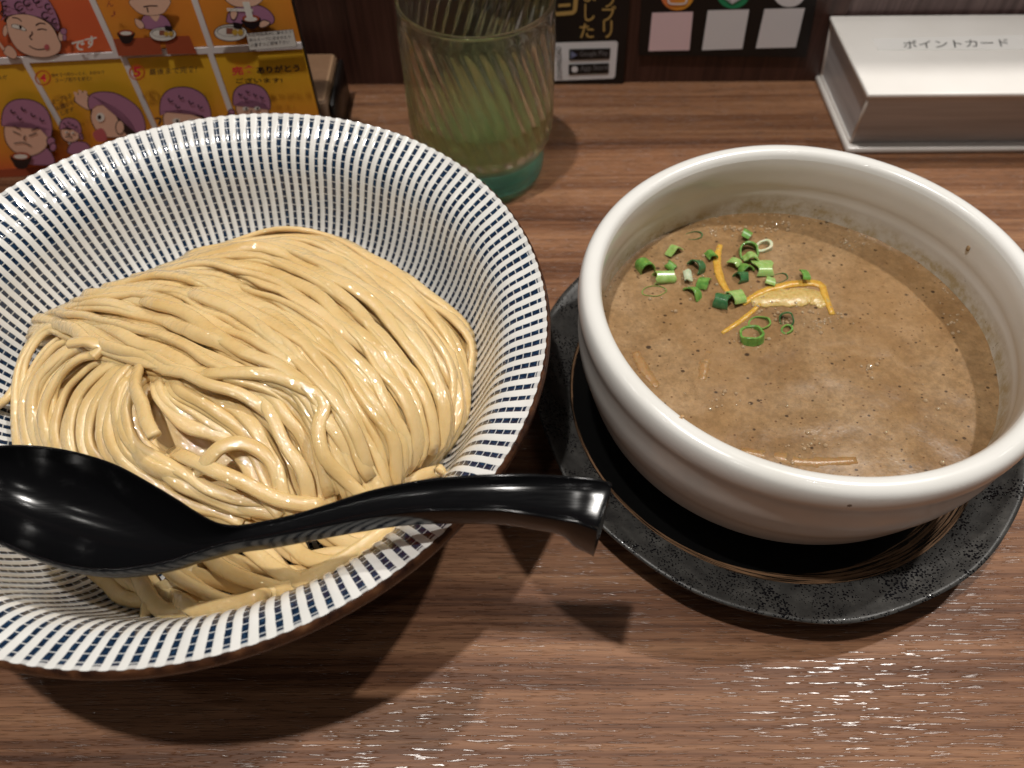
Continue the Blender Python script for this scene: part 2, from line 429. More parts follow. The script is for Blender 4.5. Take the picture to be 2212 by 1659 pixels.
# loops falling at the left
bundle([
    [(120, 690, 52), (80, 706, 49), (48, 765, 45), (30, 845, 41), (28, 930, 37), (48, 990, 34), (80, 1030, 32)],
    [(225, 752, 57), (150, 762, 55), (95, 812, 50), (72, 880, 45), (85, 955, 41), (115, 1010, 38), (150, 1050, 36)],
    [(262, 770, 59), (205, 790, 57), (150, 845, 52), (128, 915, 48), (140, 975, 45), (180, 1030, 41), (230, 1070, 38)],
    [(295, 786, 60), (248, 818, 59), (200, 875, 55), (190, 945, 51), (215, 1000, 47), (270, 1055, 43), (330, 1100, 40)]],
    12, seed=8, lat=0.0012)
bundle([
    [(300, 792, 60), (262, 822, 60), (232, 880, 57), (225, 940, 54), (250, 1000, 51), (320, 1060, 47), (410, 1110, 44), (500, 1150, 41)],
    [(330, 806, 61), (292, 835, 62), (272, 890, 61), (295, 950, 59), (370, 1005, 56), (460, 1050, 53), (560, 1085, 50), (660, 1105, 47)]],
    7, seed=12, lat=0.0012)
bundle([
    [(345, 812, 60), (350, 860, 61), (400, 910, 60), (470, 945, 58), (530, 1000, 55), (560, 1060, 52), (600, 1120, 48)],
    [(385, 822, 62), (430, 850, 63), (500, 872, 64), (560, 925, 62), (600, 990, 58), (620, 1060, 54), (640, 1120, 49)]],
    7, seed=15, lat=0.0014)
# lower front strands below the spoon
FRONT = [
    [(180, 1215, 36), (229, 1255, 36), (262, 1288, 37), (312, 1296, 38), (360, 1280, 39)],
    [(290, 1222, 42), (308, 1262, 43), (335, 1305, 44), (384, 1336, 44), (444, 1347, 44), (508, 1336, 45), (560, 1318, 46)],
    [(350, 1215, 44), (385, 1248, 45), (440, 1278, 46), (495, 1302, 47), (560, 1314, 47), (635, 1300, 47), (700, 1272, 48)],
    [(440, 1190, 45), (478, 1226, 46), (540, 1254, 47), (622, 1274, 48), (700, 1262, 49), (765, 1232, 50), (800, 1205, 49)],
    [(520, 1165, 46), (560, 1202, 47), (610, 1238, 49), (667, 1258, 50), (730, 1252, 51), (794, 1214, 52), (840, 1178, 50)],
    [(600, 1150, 46), (637, 1184, 47), (670, 1208, 49), (730, 1218, 51), (785, 1203, 52), (838, 1166, 52), (870, 1130, 50)],
    [(690, 1135, 46), (730, 1162, 48), (775, 1180, 50), (825, 1175, 51), (862, 1145, 51)],
    [(240, 1200, 38), (300, 1262, 40), (350, 1288, 41), (420, 1300, 42), (500, 1312, 43), (580, 1300, 44)],
    [(420, 1240, 42), (500, 1262, 43), (580, 1290, 44), (660, 1284, 45), (740, 1250, 46)],
    [(500, 1210, 42), (580, 1232, 44), (650, 1240, 45), (720, 1236, 47), (790, 1196, 48)],
    [(560, 1150, 42), (640, 1200, 44), (700, 1232, 46), (760, 1200, 47), (810, 1160, 48)]]
for k, g in enumerate(FRONT):
    strand(guide(bury(g, 8), 46), 0.0052, 0.0030, 0.6)
for k, g in enumerate(FRONT[1:7] + FRONT[1:7]):      # darker layer underneath
    g2 = [(u + 18 * sin(k * 2 + i * 1.3), v + 14 * cos(k + i * 1.7) - 8, z - 3 - 3 * (k > 5)) for i, (u, v, z) in enumerate(g)]
    strand(guide(bury(g2, 6), 46), 0.0050, 0.0034, 0.35)
# a few single strands one can tell apart
for si, (g, w, tw) in enumerate((
    ([(300, 792, 64), (292, 835, 66), (306, 872, 66), (318, 912, 66), (334, 942, 66)], 0.0050, 0.9),
    ([(455, 808, 70), (540, 806, 72), (600, 815, 72), (655, 838, 71), (700, 868, 69), (688, 925, 67), (700, 985, 63), (745, 1035, 57), (800, 1085, 51)], 0.0050, 0.7),
    ([(440, 1005, 59), (475, 968, 62), (525, 958, 62), (575, 985, 60), (602, 1040, 56), (606, 1090, 51)], 0.0052, 0.5),
    ([(395, 985, 57), (450, 1010, 59), (520, 1040, 58), (600, 1078, 55), (680, 1092, 53)], 0.0054, 0.4),
    ([(520, 818, 66), (560, 850, 66), (590, 905, 65), (615, 960, 62), (655, 1020, 58), (668, 1085, 51)], 0.0050, 0.5),
    ([(430, 640, 69), (500, 668, 70), (560, 708, 71), (612, 752, 71), (665, 800, 71), (720, 860, 69), (765, 930, 64), (790, 1000, 56)], 0.0052, 0.5),
    ([(330, 655, 67), (400, 676, 69), (470, 726, 71), (530, 762, 72), (600, 790, 72), (660, 832, 71), (700, 890, 67), (725, 960, 62), (745, 1030, 56)], 0.0052, 0.4),
    ([(860, 1045, 38), (900, 1030, 38), (950, 1018, 42), (985, 1030, 47), (1000, 1045, 48)], 0.0048, 0.3),
    ([(-15, 880, 38), (10, 865, 40), (30, 840, 41), (60, 800, 43)], 0.0046, 0.3),
    ([(300, 1328, 44), (318, 1316, 43), (340, 1300, 42), (380, 1280, 41), (430, 1260, 40)], 0.0048, 0.3),
    ([(250, 1255, 36), (290, 1262, 38), (330, 1275, 40), (370, 1262, 42), (420, 1235, 42)], 0.0050, 0.3),
    ([(395, 1300, 47), (450, 1330, 49), (520, 1322, 51), (560, 1300, 52)], 0.0052, 0.3),
    ([(150, 742, 62), (190, 738, 63), (215, 752, 62), (200, 770, 61)], 0.0046, 0.2),
)):
    bur = si not in (0, 7, 8, 9, 12)
    strand(guide(bury(g) if bur else g, 46), w * 0.95, 0.0029, tw)
# the unseen heart of the heap
hv = []; hf = []; R_, A_ = 16, 48
for i in range(R_ + 1):
    r = i / R_
    for k in range(A_):
        a = 2 * pi * k / A_; x = MC.x - 0.004 + 0.066 * r * cos(a); y = MC.y + 0.003 + 0.062 * r * sin(a)
        z = 0.028 + 0.028 * sqrt(max(0, 1 - r * r)) + 0.002 * noise.noise((x * 120, y * 120, 0))
        hv.append((x, y, max(z, bowl_floor(x, y) + 0.002)))
for i in range(R_):
    for k in range(A_):
        q = (k + 1) % A_; hf.append((i * A_ + k, (i + 1) * A_ + k, (i + 1) * A_ + q, i * A_ + q))
addto(pile, tag(link("inner_noodles", pbm(hv, hf), m_noodle), kind="stuff"))

# ------------------------------------------------------------------ black spoon
m_black = mat("black_melamine", (0.0035, 0.0035, 0.004), 0.13, Specular_IOR_Level=0.30); t = NT(m_black); c = t.coord()
scr = t.noise(t.mapping(c, (120, 2600, 500), rot=(0, 0, 0.35)), 1.0, 3, 0.7)
t.rough(t.ramp(scr, [(0.35, 0.13), (0.65, 0.21)])); t.normal(t.bump(scr, 0.00001, 0.3))
stations = [  # far edge px, near edge px, z mm, groove depth mm, body depth mm
    ((1322, 1048), (1290, 1150), 93.0, 0.3, 21),
    ((1312, 1040), (1283, 1146), 93.6, 0.5, 20.6),
    ((1285, 1034), (1262, 1138), 94.6, 0.9, 20),
    ((1262, 1031), (1245, 1132), 95.2, 1.2, 19),
    ((1225, 1028), (1212, 1126), 96.0, 1.4, 12.8),
    ((1157, 1024), (1150, 1115), 96.8, 1.8, 12.2),
    ((1083, 1024), (1083, 1106), 96.6, 2.0, 11.8),
    ((1010, 1027), (1005, 1105), 95.6, 1.9, 11.5),
    ((930, 1034), (930, 1106), 94.0, 1.7, 11.2),
    ((864, 1045), (864, 1111), 92.0, 1.4, 10.8),
    ((790, 1062), (790, 1122), 89.4, 1.0, 10.4),
    ((710, 1088), (712, 1137), 86.4, 0.5, 10.0),
    ((630, 1112), (634, 1153), 83.8, 0.3, 9.6),
    ((560, 1127), (566, 1166), 82.0, 0.3, 9.4),
    ((512, 1134), (518, 1173), 81.0, 1.0, 9.2),
    ((470, 1128), (480, 1181), 80.4, 3.6, 9.2),
    ((430, 1108), (430, 1196), 79.8, 6.5, 10.6),
    ((380, 1076), (370, 1216), 79.2, 9.5, 12.8),
    ((320, 1040), (300, 1230), 78.8, 12.0, 15.0),
    ((250, 1003), (225, 1236), 78.8, 13.2, 16.0),
    ((180, 980), (150, 1228), 79.0, 13.6, 16.2),
    ((110, 966), (75, 1206), 79.5, 13.4, 16.0),
    ((40, 961), (5, 1178), 80.3, 12.4, 15.0),
    ((-20, 966), (-50, 1143), 81.2, 10.4, 13.0),
    ((-65, 985), (-85, 1108), 82.0, 7.6, 10.0),
    ((-95, 1012), (-102, 1070), 82.6, 3.6, 6.0),
    ((-107, 1032), (-108, 1048), 82.8, 0.6, 2.6)]
def spoon_mesh():
    rows = []
    for f, n_, z, g, d in stations:
        F = P(*f, z / 1000); N = P(*n_, z / 1000); rows.append((*F, *N, g / 1000, d / 1000))
    # simple Catmull-Rom on 8-vectors
    out = []; m = len(rows)
    def cr(a, b, c_, d_, t_): return 0.5 * (2 * b + (c_ - a) * t_ + (2 * a - 5 * b + 4 * c_ - d_) * t_ * t_ + (3 * b - a - 3 * c_ + d_) * t_ ** 3)
    for i in range(m - 1):
        for k in range(6):
            t_ = k / 6
            r0, r1, r2, r3 = rows[max(i - 1, 0)], rows[i], rows[i + 1], rows[min(i + 2, m - 1)]
            out.append([cr(r0[j], r1[j], r2[j], r3[j], t_) for j in range(8)])
    out.append(list(rows[-1]))
    TOP, LIP, SIDE = 28, 3, 28
    verts = []; faces = []; per = None
    for r in out:
        F = Vector(r[0:3]); N = Vector(r[3:6]); g, d = max(r[6], 0.0002), max(r[7], 0.002)
        W = (F - N); w = W.length; e = W.normalized(); mid = (F + N) / 2
        cavity = min(1.0, max(0.0, (g - 0.002) / 0.006))
        down = Vector((0, 0, -1)); ring = []
        rimw = 0.0011
        for k in range(TOP + 1):         # top surface, near -> far, concave
            s = -1 + 2 * k / TOP
            inw = w / 2 - rimw
            pw = 2.0 + 2.2 * (1 - cavity)
            hgt = g * (1 - abs(s) ** pw) ** (0.75 if cavity > 0.3 else 1.0)
            ring.append(mid + e * (s * inw) + down * hgt)
        for k in range(LIP):             # rounded rim
            a = (k + 1) / (LIP + 1) * pi
            ring.append(mid + e * (w / 2 - rimw / 2 - rimw / 2 * cos(a)) - down * (0.0005 * sin(a)))
        for k in range(SIDE + 1):        # underside, far -> near
            a = pi * k / SIDE
            sq = 0.80 * cavity + 0.26 * (1 - cavity)
            cx = math.copysign(abs(cos(a)) ** sq, cos(a)); cy = abs(sin(a)) ** (0.9 * cavity + 0.26 * (1 - cavity))
            wid2 = w / 2 - 0.0012 * (1 - cavity) * cy
            ring.append(mid + e * (cx * wid2) + down * (d * cy))
        for k in range(LIP):
            a = (k + 1) / (LIP + 1) * pi
            ring.append(mid - e * (w / 2 - rimw / 2 + rimw / 2 * cos(a)) - down * (0.0005 * sin(a)))
        per = len(ring); verts += ring
    R = len(out)
    for i in range(R - 1):
        for k in range(per):
            q = (k + 1) % per; faces.append((i * per + k, (i + 1) * per + k, (i + 1) * per + q, i * per + q))
    faces.append(tuple(range(per))); faces.append(tuple((R - 1) * per + k for k in range(per - 1, -1, -1)))
    bm = bmesh.new(); bm.from_mesh(pbm(verts, faces)); bmesh.ops.recalc_face_normals(bm, faces=bm.faces)
    return bm
spoon = link("ramen_spoon", spoon_mesh(), m_black)
tag(spoon, "black plastic ramen spoon resting across the noodles and the striped bowl's rim", "spoon")
for e in spoon.data.edges: pass
spoon.data.set_sharp_from_angle(angle=radians(52))

# ------------------------------------------------------------------ saucer
SC = (0.1075, 0.1850)
def stone():
    m = mat("speckled_black_stoneware", (0.03, 0.029, 0.028), 0.42); t = NT(m); c = t.coord()
    base = t.ramp(t.noise(c, 130, 4, 0.65), [(0.3, (0.022, 0.021, 0.020)), (0.55, (0.045, 0.043, 0.040)), (0.8, (0.085, 0.081, 0.074))])
    grit = t.noise(c, 1500, 2, 0.6)
    v = t.voro(t.mapping(c, (1, 1, 1)), 1050); sel = t.noise(c, 90, 2)
    thr = t.math('MULTIPLY', t.ramp(sel, [(0.38, 0.16), (0.62, 0.50)]), 1.0)
    pit = t.math('MULTIPLY', t.math('SUBTRACT', thr, v.outputs["Distance"]), 9.0, clamp=True)
    t.color(t.mix(pit, base, (0.004, 0.004, 0.006)))
    t.normal(t.bump(t.math('SUBTRACT', 1.0, pit), 0.00040, 0.9, t.bump(grit, 0.00010, 0.7)))
    t.rough(t.ramp(pit, [(0.0, 0.42), (1.0, 0.12)]))
    return m
def well():
    m = mat("black_glaze_with_brushed_rings", (0.004, 0.004, 0.004), 0.14); t = NT(m); c = t.coord()
    mp = t.mapping(c, loc=(-SC[0], -SC[1], 0)); sep = t.n("ShaderNodeSeparateXYZ"); t.l(mp, sep.inputs[0])
    r = t.math('SQRT', t.math('ADD', t.math('MULTIPLY', sep.outputs[0], sep.outputs[0]), t.math('MULTIPLY', sep.outputs[1], sep.outputs[1])))
    ang = t.math('ARCTAN2', sep.outputs[1], sep.outputs[0])
    cmb = t.n("ShaderNodeCombineXYZ"); t.l(t.math('MULTIPLY', r, 1500), cmb.inputs[0]); t.l(t.math('MULTIPLY', ang, 2.5), cmb.inputs[1])
    br = t.noise(cmb.outputs[0], 1.0, 4, 0.7)
    # wider on the right-hand side (towards +x, -y)
    side = t.math('ADD', 0.5, t.math('MULTIPLY', t.math('COSINE', t.math('ADD', ang, 0.75)), 0.5))
    wid = t.math('ADD', 0.0012, t.math('MULTIPLY', t.math('POWER', side, 4.0), 0.0075))
    dist = t.math('SUBTRACT', 0.0832, r)
    inb = t.math('MULTIPLY', t.math('GREATER_THAN', dist, 0.0), t.math('LESS_THAN', dist, wid))
    msk = t.math('MULTIPLY', inb, t.ramp(br, [(0.44, 0.0), (0.56, 1.0)]))
    t.color(t.mix(msk, (0.0035, 0.0035, 0.0035), (0.19, 0.105, 0.055)))
    t.rough(t.ramp(msk, [(0, 0.12), (1, 0.5)]))
    return m
saucer = thing("saucer", "black speckled stoneware saucer under the white soup bowl", "saucer", loc=(SC[0], SC[1], 0))
def wav(i, a, arc, r, z):
    k = max(0.0, (r - 0.085) / 0.0135)
    return (0.0010 * k * (sin(3 * a + 0.6) * 0.7 + sin(7 * a) * 0.25 + 0.3 * sin(12 * a + 1)), 0.0006 * k * sin(2 * a + 1))
sp = smooth_profile([(0.0833, 0.0125), (0.0850, 0.0134), (0.0900, 0.0152), (0.0950, 0.0176), (0.0972, 0.0190), (0.0982, 0.0192), (0.0986, 0.0184), (0.0975, 0.0165), (0.0930, 0.0135), (0.084, 0.0098), (0.066, 0.0062), (0.052, 0.0045), (0.050, 0.0001), (0.046, 0.0001), (0.001, 0.003)], 60)
addto(saucer, link("saucer_rim", lathe(SC[0], SC[1], sp, 240, radial=wav), stone()))
wp = smooth_profile([(0.0833, 0.0125), (0.0815, 0.0117), (0.076, 0.0096), (0.066, 0.0078), (0.050, 0.0068), (0.025, 0.0065), (0.001, 0.0065)], 30)
addto(saucer, tag(link("saucer_well", lathe(SC[0], SC[1], wp, 200), well()), label="glossy black well with brushed brown rings"))

# ------------------------------------------------------------------ soup bowl
WC = (0.1080, 0.1855)
def white_glaze(inside):
    m = mat("white_glaze_inside" if inside else "white_glaze", (0.74, 0.71, 0.65), 0.22); t = NT(m); c = t.coord()
    base = t.ramp(t.noise(c, 18, 3), [(0.3, (0.70, 0.685, 0.645)), (0.7, (0.79, 0.78, 0.75))])
    v = t.voro(c, 95); vv = t.voro(c, 260)
    w1 = t.n("ShaderNodeTexWhiteNoise"); t.l(v.outputs["Position"], w1.inputs[0])
    dots = t.math('MULTIPLY', t.math('LESS_THAN', v.outputs["Distance"], t.math('MULTIPLY', t.math('POWER', w1.outputs["Value"], 4.0), 0.085)), 0.85)
    col = t.mix(dots, base, (0.07, 0.055, 0.03))
    if inside:
        sep = t.n("ShaderNodeSeparateXYZ"); t.l(c, sep.inputs[0]); z = sep.outputs[2]
        nz = t.noise(c, 130, 4, 0.75); n2 = t.noise(c, 22, 2)
        lim = t.math('ADD', 0.0550, t.math('MULTIPLY', t.math('SUBTRACT', n2, 0.5), 0.012))
        hgt = t.math('DIVIDE', t.math('SUBTRACT', lim, z), 0.006, clamp=True)
        film = t.math('MULTIPLY', t.math('ADD', 0.45, t.math('MULTIPLY', t.ramp(nz, [(0.40, 0.0), (0.62, 1.0)]), 0.55)), hgt)
        col = t.mix(film, col, (0.44, 0.35, 0.21))
        cr = t.ramp(t.noise(c, 380, 3, 0.7), [(0.66, 0.0), (0.72, 1.0)])
        col = t.mix(t.math('MULTIPLY', cr, hgt), col, (0.10, 0.06, 0.03))
    t.color(col)
    t.normal(t.bump(t.noise(c, 55, 3), 0.0005, 0.35))
    t.b.inputs["Coat Weight"].default_value = 0.3; t.b.inputs["Coat Roughness"].default_value = 0.08
    return m
m_wi, m_wo = white_glaze(True), white_glaze(False)
soup_bowl = thing("soup_bowl", "thick white stoneware bowl of brown dipping soup on the black saucer", "bowl", loc=(WC[0], WC[1], 0.0068))
RZ = 0.0762
outp = [(0.0750, RZ - 0.0030), (0.0762, RZ - 0.0006), (0.0790, RZ + 0.0002), (0.0818, RZ - 0.0010), (0.0830, RZ - 0.0040), (0.0832, RZ - 0.0080), (0.0826, RZ - 0.0125),
        (0.0823, 0.0585), (0.0822, 0.0520), (0.0814, 0.0460), (0.0803, 0.0418), (0.0799, 0.0405), (0.0787, 0.0360), (0.0770, 0.0305), (0.0758, 0.0270), (0.0749, 0.0258), (0.0728, 0.0222), (0.0690, 0.0178), (0.0620, 0.0142), (0.0540, 0.0125), (0.0500, 0.0118), (0.0490, 0.0100), (0.0485, 0.0072), (0.0450, 0.0072), (0.0440, 0.0110), (0.001, 0.0120)]
def wonky(i, a, arc, r, z):
    return (0.0006 * sin(2 * a + 0.7) + 0.00015 * sin(5 * a), 0.0005 * sin(a * 2 - 0.5) if z > 0.05 else 0.0)
addto(soup_bowl, link("bowl_wall", lathe(WC[0], WC[1], smooth_profile(outp, 110), 256, radial=wonky), m_wo))
inp = [(0.0750, RZ - 0.0030), (0.0745, RZ - 0.0065), (0.0746, 0.0640), (0.0748, 0.0600), (0.0753, 0.0582), (0.0752, 0.0545), (0.0755, 0.0525), (0.0754, 0.0480), (0.0751, 0.0435), (0.0735, 0.0380), (0.070, 0.0300), (0.055, 0.0200), (0.001, 0.0170)]
addto(soup_bowl, link("bowl_lining", lathe(WC[0], WC[1], smooth_profile(inp, 60), 256, radial=wonky), m_wi))
# drops of soup on the glaze
m_drip = mat("soup_drip", (0.33, 0.22, 0.12), 0.15)
def blob(p, r, sc=(1, 1, 0.4)):
    bm = bmesh.new(); bmesh.ops.create_icosphere(bm, subdivisions=2, radius=r)
    bmesh.ops.scale(bm, vec=sc, verts=bm.verts); bmesh.ops.translate(bm, vec=p, verts=bm.verts); return bm
th = atan2(0.62, 0.80)
addto(soup_bowl, link("soup_drop", blob((WC[0] + 0.0752 * cos(0.40), WC[1] + 0.0752 * sin(0.40), 0.0655), 0.0012, (0.5, 0.9, 1.1)), m_drip))
for (u, v, r) in ((1466, 905, 0.0011), (1458, 912, 0.0007), (1474, 899, 0.0006)):
    p = P(u, v, RZ + 0.0001); addto(soup_bowl, link("soup_drop", blob(p, r, (1.2, 0.8, 0.25)), mat("dried_drip", (0.45, 0.26, 0.11), 0.4)))

# ------------------------------------------------------------------ soup
SZ = 0.0440
def soup_mat():
    m = mat("dipping_soup", (0.30, 0.18, 0.09), 0.16); t = NT(m); c = t.coord()
    a = t.noise(c, 38, 4, 0.6, 0.6); b = t.noise(c, 420, 4, 0.75); oil = t.noise(c, 16, 2, 0.5, 0.4)
    col = t.ramp(a, [(0.30, (0.200, 0.115, 0.052)), (0.5, (0.260, 0.160, 0.078)), (0.72, (0.335, 0.220, 0.120))])
    gr = t.ramp(b, [(0.32, 0.66), (0.5, 1.0), (0.72, 1.42)])
    col = t.mix(0.75, col, gr, 'MULTIPLY')
    col = t.mix(t.ramp(oil, [(0.45, 0.0), (0.75, 0.5)]), col, (0.27, 0.145, 0.055))
    for sc, th_, p_, dc in ((330, 0.30, 3.0, (0.035, 0.018, 0.010)), (150, 0.20, 6.0, (0.020, 0.012, 0.009)), (560, 0.32, 3.5, (0.10, 0.045, 0.02))):
        v = t.voro(t.mapping(c, (1, 1.25, 1), rot=(0, 0, sc)), sc); w = t.n("ShaderNodeTexWhiteNoise"); t.l(v.outputs["Position"], w.inputs[0])
        lim = t.math('MULTIPLY', t.math('POWER', w.outputs["Value"], p_), th_)
        col = t.mix(t.math('MULTIPLY', t.math('MULTIPLY', t.math('SUBTRACT', lim, v.outputs["Distance"]), 14, clamp=True), 0.85), col, dc)
    t.color(col)
    n = t.bump(t.noise(c, 700, 2, 0.6), 0.00010, 0.5, t.bump(t.noise(c, 150, 3, 0.6), 0.00012, 0.5))
    t.b.inputs['Specular IOR Level'].default_value = 0.18; t.normal(n); t.rough(t.ramp(t.noise(c, 60, 2), [(0.35, 0.20), (0.65, 0.32)]))
    b_ = t.b; b_.inputs["Subsurface Weight"].default_value = 0.15; b_.inputs["Subsurface Scale"].default_value = 0.002; b_.inputs["Subsurface Radius"].default_value = (1, 0.5, 0.25)
    return m
m_soup = soup_mat()
sv = []; sf = []; NR, NA = 46, 160
soup = thing("dipping_soup", "brown fish and pork dipping soup flecked with dark specks filling the white bowl", "soup", loc=(WC[0], WC[1], 0.03))
for i in range(NR + 1):
    r = 0.0758 * i / NR
    for k in range(NA):
        a = 2 * pi * k / NA; x = WC[0] + r * cos(a); y = WC[1] + r * sin(a)
        z = SZ + 0.00035 * noise.noise((x * 90, y * 90, 1)) + 0.00012 * noise.noise((x * 300, y * 300, 4))
        if r > 0.073: z += 0.0008 * ((r - 0.073) / 0.0028) ** 2
        sv.append((x, y, z))
for i in range(NR):
    for k in range(NA):
        q = (k + 1) % NA; sf.append((i * NA + k, (i + 1) * NA + k, (i + 1) * NA + q, i * NA + q))
addto(soup, link("soup_surface", pbm(sv, sf), m_soup))
# bubbles
m_bub = mat("bubble_film", (0.42, 0.29, 0.17), 0.06, Specular_IOR_Level=1.0, Coat_Weight=1.0, Coat_IOR=2.2, Coat_Roughness=0.03)
bmB = bmesh.new(); rb = random.Random(5)
def bub(x, y, r):
    if math.hypot(x - WC[0], y - WC[1]) > 0.0745: return
    res = bmesh.ops.create_icosphere(bmB, subdivisions=2, radius=r)
    bmesh.ops.translate(bmB, vec=(x, y, SZ + r * 0.05), verts=res["verts"])
for (u0, v0, su, sv_, n) in ((1560, 495, 60, 12, 40), (1680, 488, 40, 10, 26), (1845, 520, 40, 12, 26), (1640, 650, 90, 40, 46), (1770, 690, 60, 36, 40), (1500, 590, 60, 50, 26), (1620, 735, 40, 20, 22), (1700, 700, 30, 20, 12), (2060, 690, 26, 40, 14), (1880, 800, 30, 20, 8), (1600, 870, 120, 20, 14), (1750, 960, 90, 20, 14), (1990, 900, 80, 60, 8), (1440, 640, 50, 60, 12)):
    for _ in range(n):
        p = P(rb.gauss(u0, su * 0.55), rb.gauss(v0, sv_ * 0.55), SZ); bub(p.x, p.y, 0.00035 + 0.00055 * rb.random() ** 2)
for _ in range(60):
    a = rb.uniform(0.2, 2.9); bub(WC[0] + 0.0742 * cos(a), WC[1] + 0.0742 * sin(a), 0.0003 + 0.0003 * rb.random())
for u, v, r in ((1878, 793, 0.0013), (1745, 935, 0.0010), (2035, 1000, 0.0010), (1712, 1000, 0.0008)):
    p = P(u, v, SZ); bub(p.x, p.y, r)
addto(soup, tag(link("foam_bubbles", bmB, m_bub), kind="stuff"))

# toppings ---------------------------------------------------------
def onion_mat(name, c1, c2):
    m = mat(name, c1, 0.28); t = NT(m); c = t.coord()
    t.color(t.ramp(t.noise(t.mapping(c, (1, 1, 1)), 500, 3), [(0.3, c1), (0.7, c2)]))
    t.b.inputs["Subsurface Weight"].default_value = 0.3; t.b.inputs["Subsurface Scale"].default_value = 0.0015
    t.b.inputs["Coat Weight"].default_value = 0.4; t.b.inputs["Coat Roughness"].default_value = 0.08
    return m
m_light = onion_mat("light_green_onion", (0.22, 0.38, 0.08), (0.36, 0.50, 0.18))
m_mid = onion_mat("green_onion", (0.07, 0.20, 0.03), (0.18, 0.36, 0.07))
m_dark = onion_mat("dark_green_onion", (0.025, 0.105, 0.035), (0.06, 0.17, 0.06))
m_white = onion_mat("white_onion", (0.50, 0.55, 0.34), (0.66, 0.68, 0.50))
def onion(label, u, v, r, length, m, tilt=0.0, head=0.0, arc=2 * pi, squash=1.0, z=0.0, wall=0.0007):
    o_ = P(u, v, SZ + z - 0.0003); r *= 1.42; length *= 1.35; ks = u * 0.37; squash = squash; bm = bmesh.new(); S = 22; full = arc > 6.2
    rings = []
    for (rr, hh) in ((r, -length / 2), (r, length / 2), (r - wall, length / 2), (r - wall, -length / 2)):
        row = []
        for k in range(S + (0 if full else 1)):
            a = arc * k / S - arc / 2
            jr = 1 + 0.16 * noise.noise((cos(a) * 1.3 + ks, sin(a) * 1.3, 0.5)); row.append(bm.verts.new((rr * jr * cos(a), rr * jr * squash * sin(a) * (1 + 0.10 * sin(2 * a + ks)), hh * (1 + 0.35 * noise.noise((cos(a) + ks, sin(a), 4.0))))))
        rings.append(row)
    for i in range(4):
        A, B = rings[i], rings[(i + 1) % 4]; cnt = len(A)
        for k in range(cnt if full else cnt - 1):
            q = (k + 1) % cnt; bm.faces.new((A[k], A[q], B[q], B[k]))
    if not full:
        for k in (0, -1): bm.faces.new([R_[k] for R_ in rings])
    bmesh.ops.recalc_face_normals(bm, faces=bm.faces)
    bmesh.ops.bevel(bm, geom=bm.edges[:], offset=wall * 0.18, segments=1, affect='EDGES')
    M = Matrix.Translation(o_) @ Matrix.Rotation(head, 4, 'Z') @ Matrix.Rotation(-tilt, 4, 'Y')
    me = bpy.data.meshes.new("scallion_slice"); bm.to_mesh(me); bm.free()
    o = link("scallion_slice", me, m, smooth=True); o.matrix_world = M; me.set_sharp_from_angle(angle=radians(40))
    tag(o, label, "scallion", "scallion slices floating on the soup")
    return o
onion("bright green scallion chunk nearest the soup bowl's left wall", 1394, 580, 0.0026, 0.0042, m_mid, 1.25, 1.9, 3.6, z=0.0006)
onion("light green scallion tube lying flat beside the leftmost chunk", 1434, 601, 0.0022, 0.0062, m_light, 1.45, 0.12, z=0.0008)
onion("thin dark outlined scallion ring flat on the soup, lowest at left", 1413, 629, 0.0036, 0.0005, m_mid, 0.0, 0.1, squash=0.62, wall=0.00035, z=0.0003)
onion("pale translucent scallion sliver half sunk near the back left wall", 1458, 552, 0.0030, 0.0030, m_light, 1.2, 2.2, 2.2, z=-0.0006)
onion("dark green curled scallion sliver left of the upright yuzu strip", 1500, 582, 0.0030, 0.0030, m_dark, 1.1, 0.5, 3.0, z=0.0)
onion("short white scallion shred standing below the dark curled sliver", 1484, 604, 0.0020, 0.0055, m_white, 1.4, 1.5, 1.4, z=0.0002)
onion("small green scallion chip touching the top of the yuzu strip", 1536, 556, 0.0018, 0.0036, m_mid, 1.3, 1.8, 2.6, z=0.0006)
onion("slender green scallion sliver farthest back in the soup", 1606, 514, 0.0028, 0.0030, m_mid, 1.3, -0.5, 1.4, z=0.0)
onion("large glossy bright green scallion ring with a hollow centre", 1616, 546, 0.0032, 0.0030, m_mid, 0.55, 1.4, wall=0.0009, z=0.0009)
onion("pale green scallion fragment in front of the large glossy ring", 1620, 566, 0.0026, 0.0030, m_light, 1.3, 1.5, 2.4, z=0.0004)
onion("whitish scallion slice beside the large glossy ring", 1650, 534, 0.0028, 0.0022, m_white, 0.25, 0.2, wall=0.0014, squash=0.8, z=0.0006)
onion("dark teal scallion bit right of the upright yuzu strip", 1600, 602, 0.0020, 0.0034, m_dark, 1.3, 0.3, 3.8, z=0.0004)
onion("broad square pale green scallion piece above the yuzu peel", 1644, 588, 0.0034, 0.0058, m_light, 1.5, 0.05, 2.2, z=-0.0012)
onion("faint brownish scallion ring right of the broad square piece", 1682, 602, 0.0030, 0.0006, m_dark, 0.05, 0.2, squash=0.6, wall=0.0004, z=0.0002)
onion("narrow dark green scallion sliver tucked behind the yuzu peel", 1732, 605, 0.0030, 0.0026, m_mid, 1.4, 0.05, 1.6, z=0.0)
onion("two toned scallion leaf folded at its middle, left of the yuzu peel", 1562, 655, 0.0028, 0.0046, m_dark, 1.3, 2.6, 3.0, z=0.0006)
onion("striped light green scallion flap leaning on the folded leaf", 1586, 648, 0.0028, 0.0046, m_light, 1.3, 0.4, 2.4, z=0.0004)
onion("half sunk green scallion slice among bubbles below the white shred", 1494, 640, 0.0028, 0.0026, m_mid, 1.15, 0.6, 3.0, z=-0.0004)
onion("flat dark green scallion ring just above the bubbly ring", 1641, 699, 0.0032, 0.0012, m_mid, 0.15, 0.1, squash=0.7, z=0.0004)
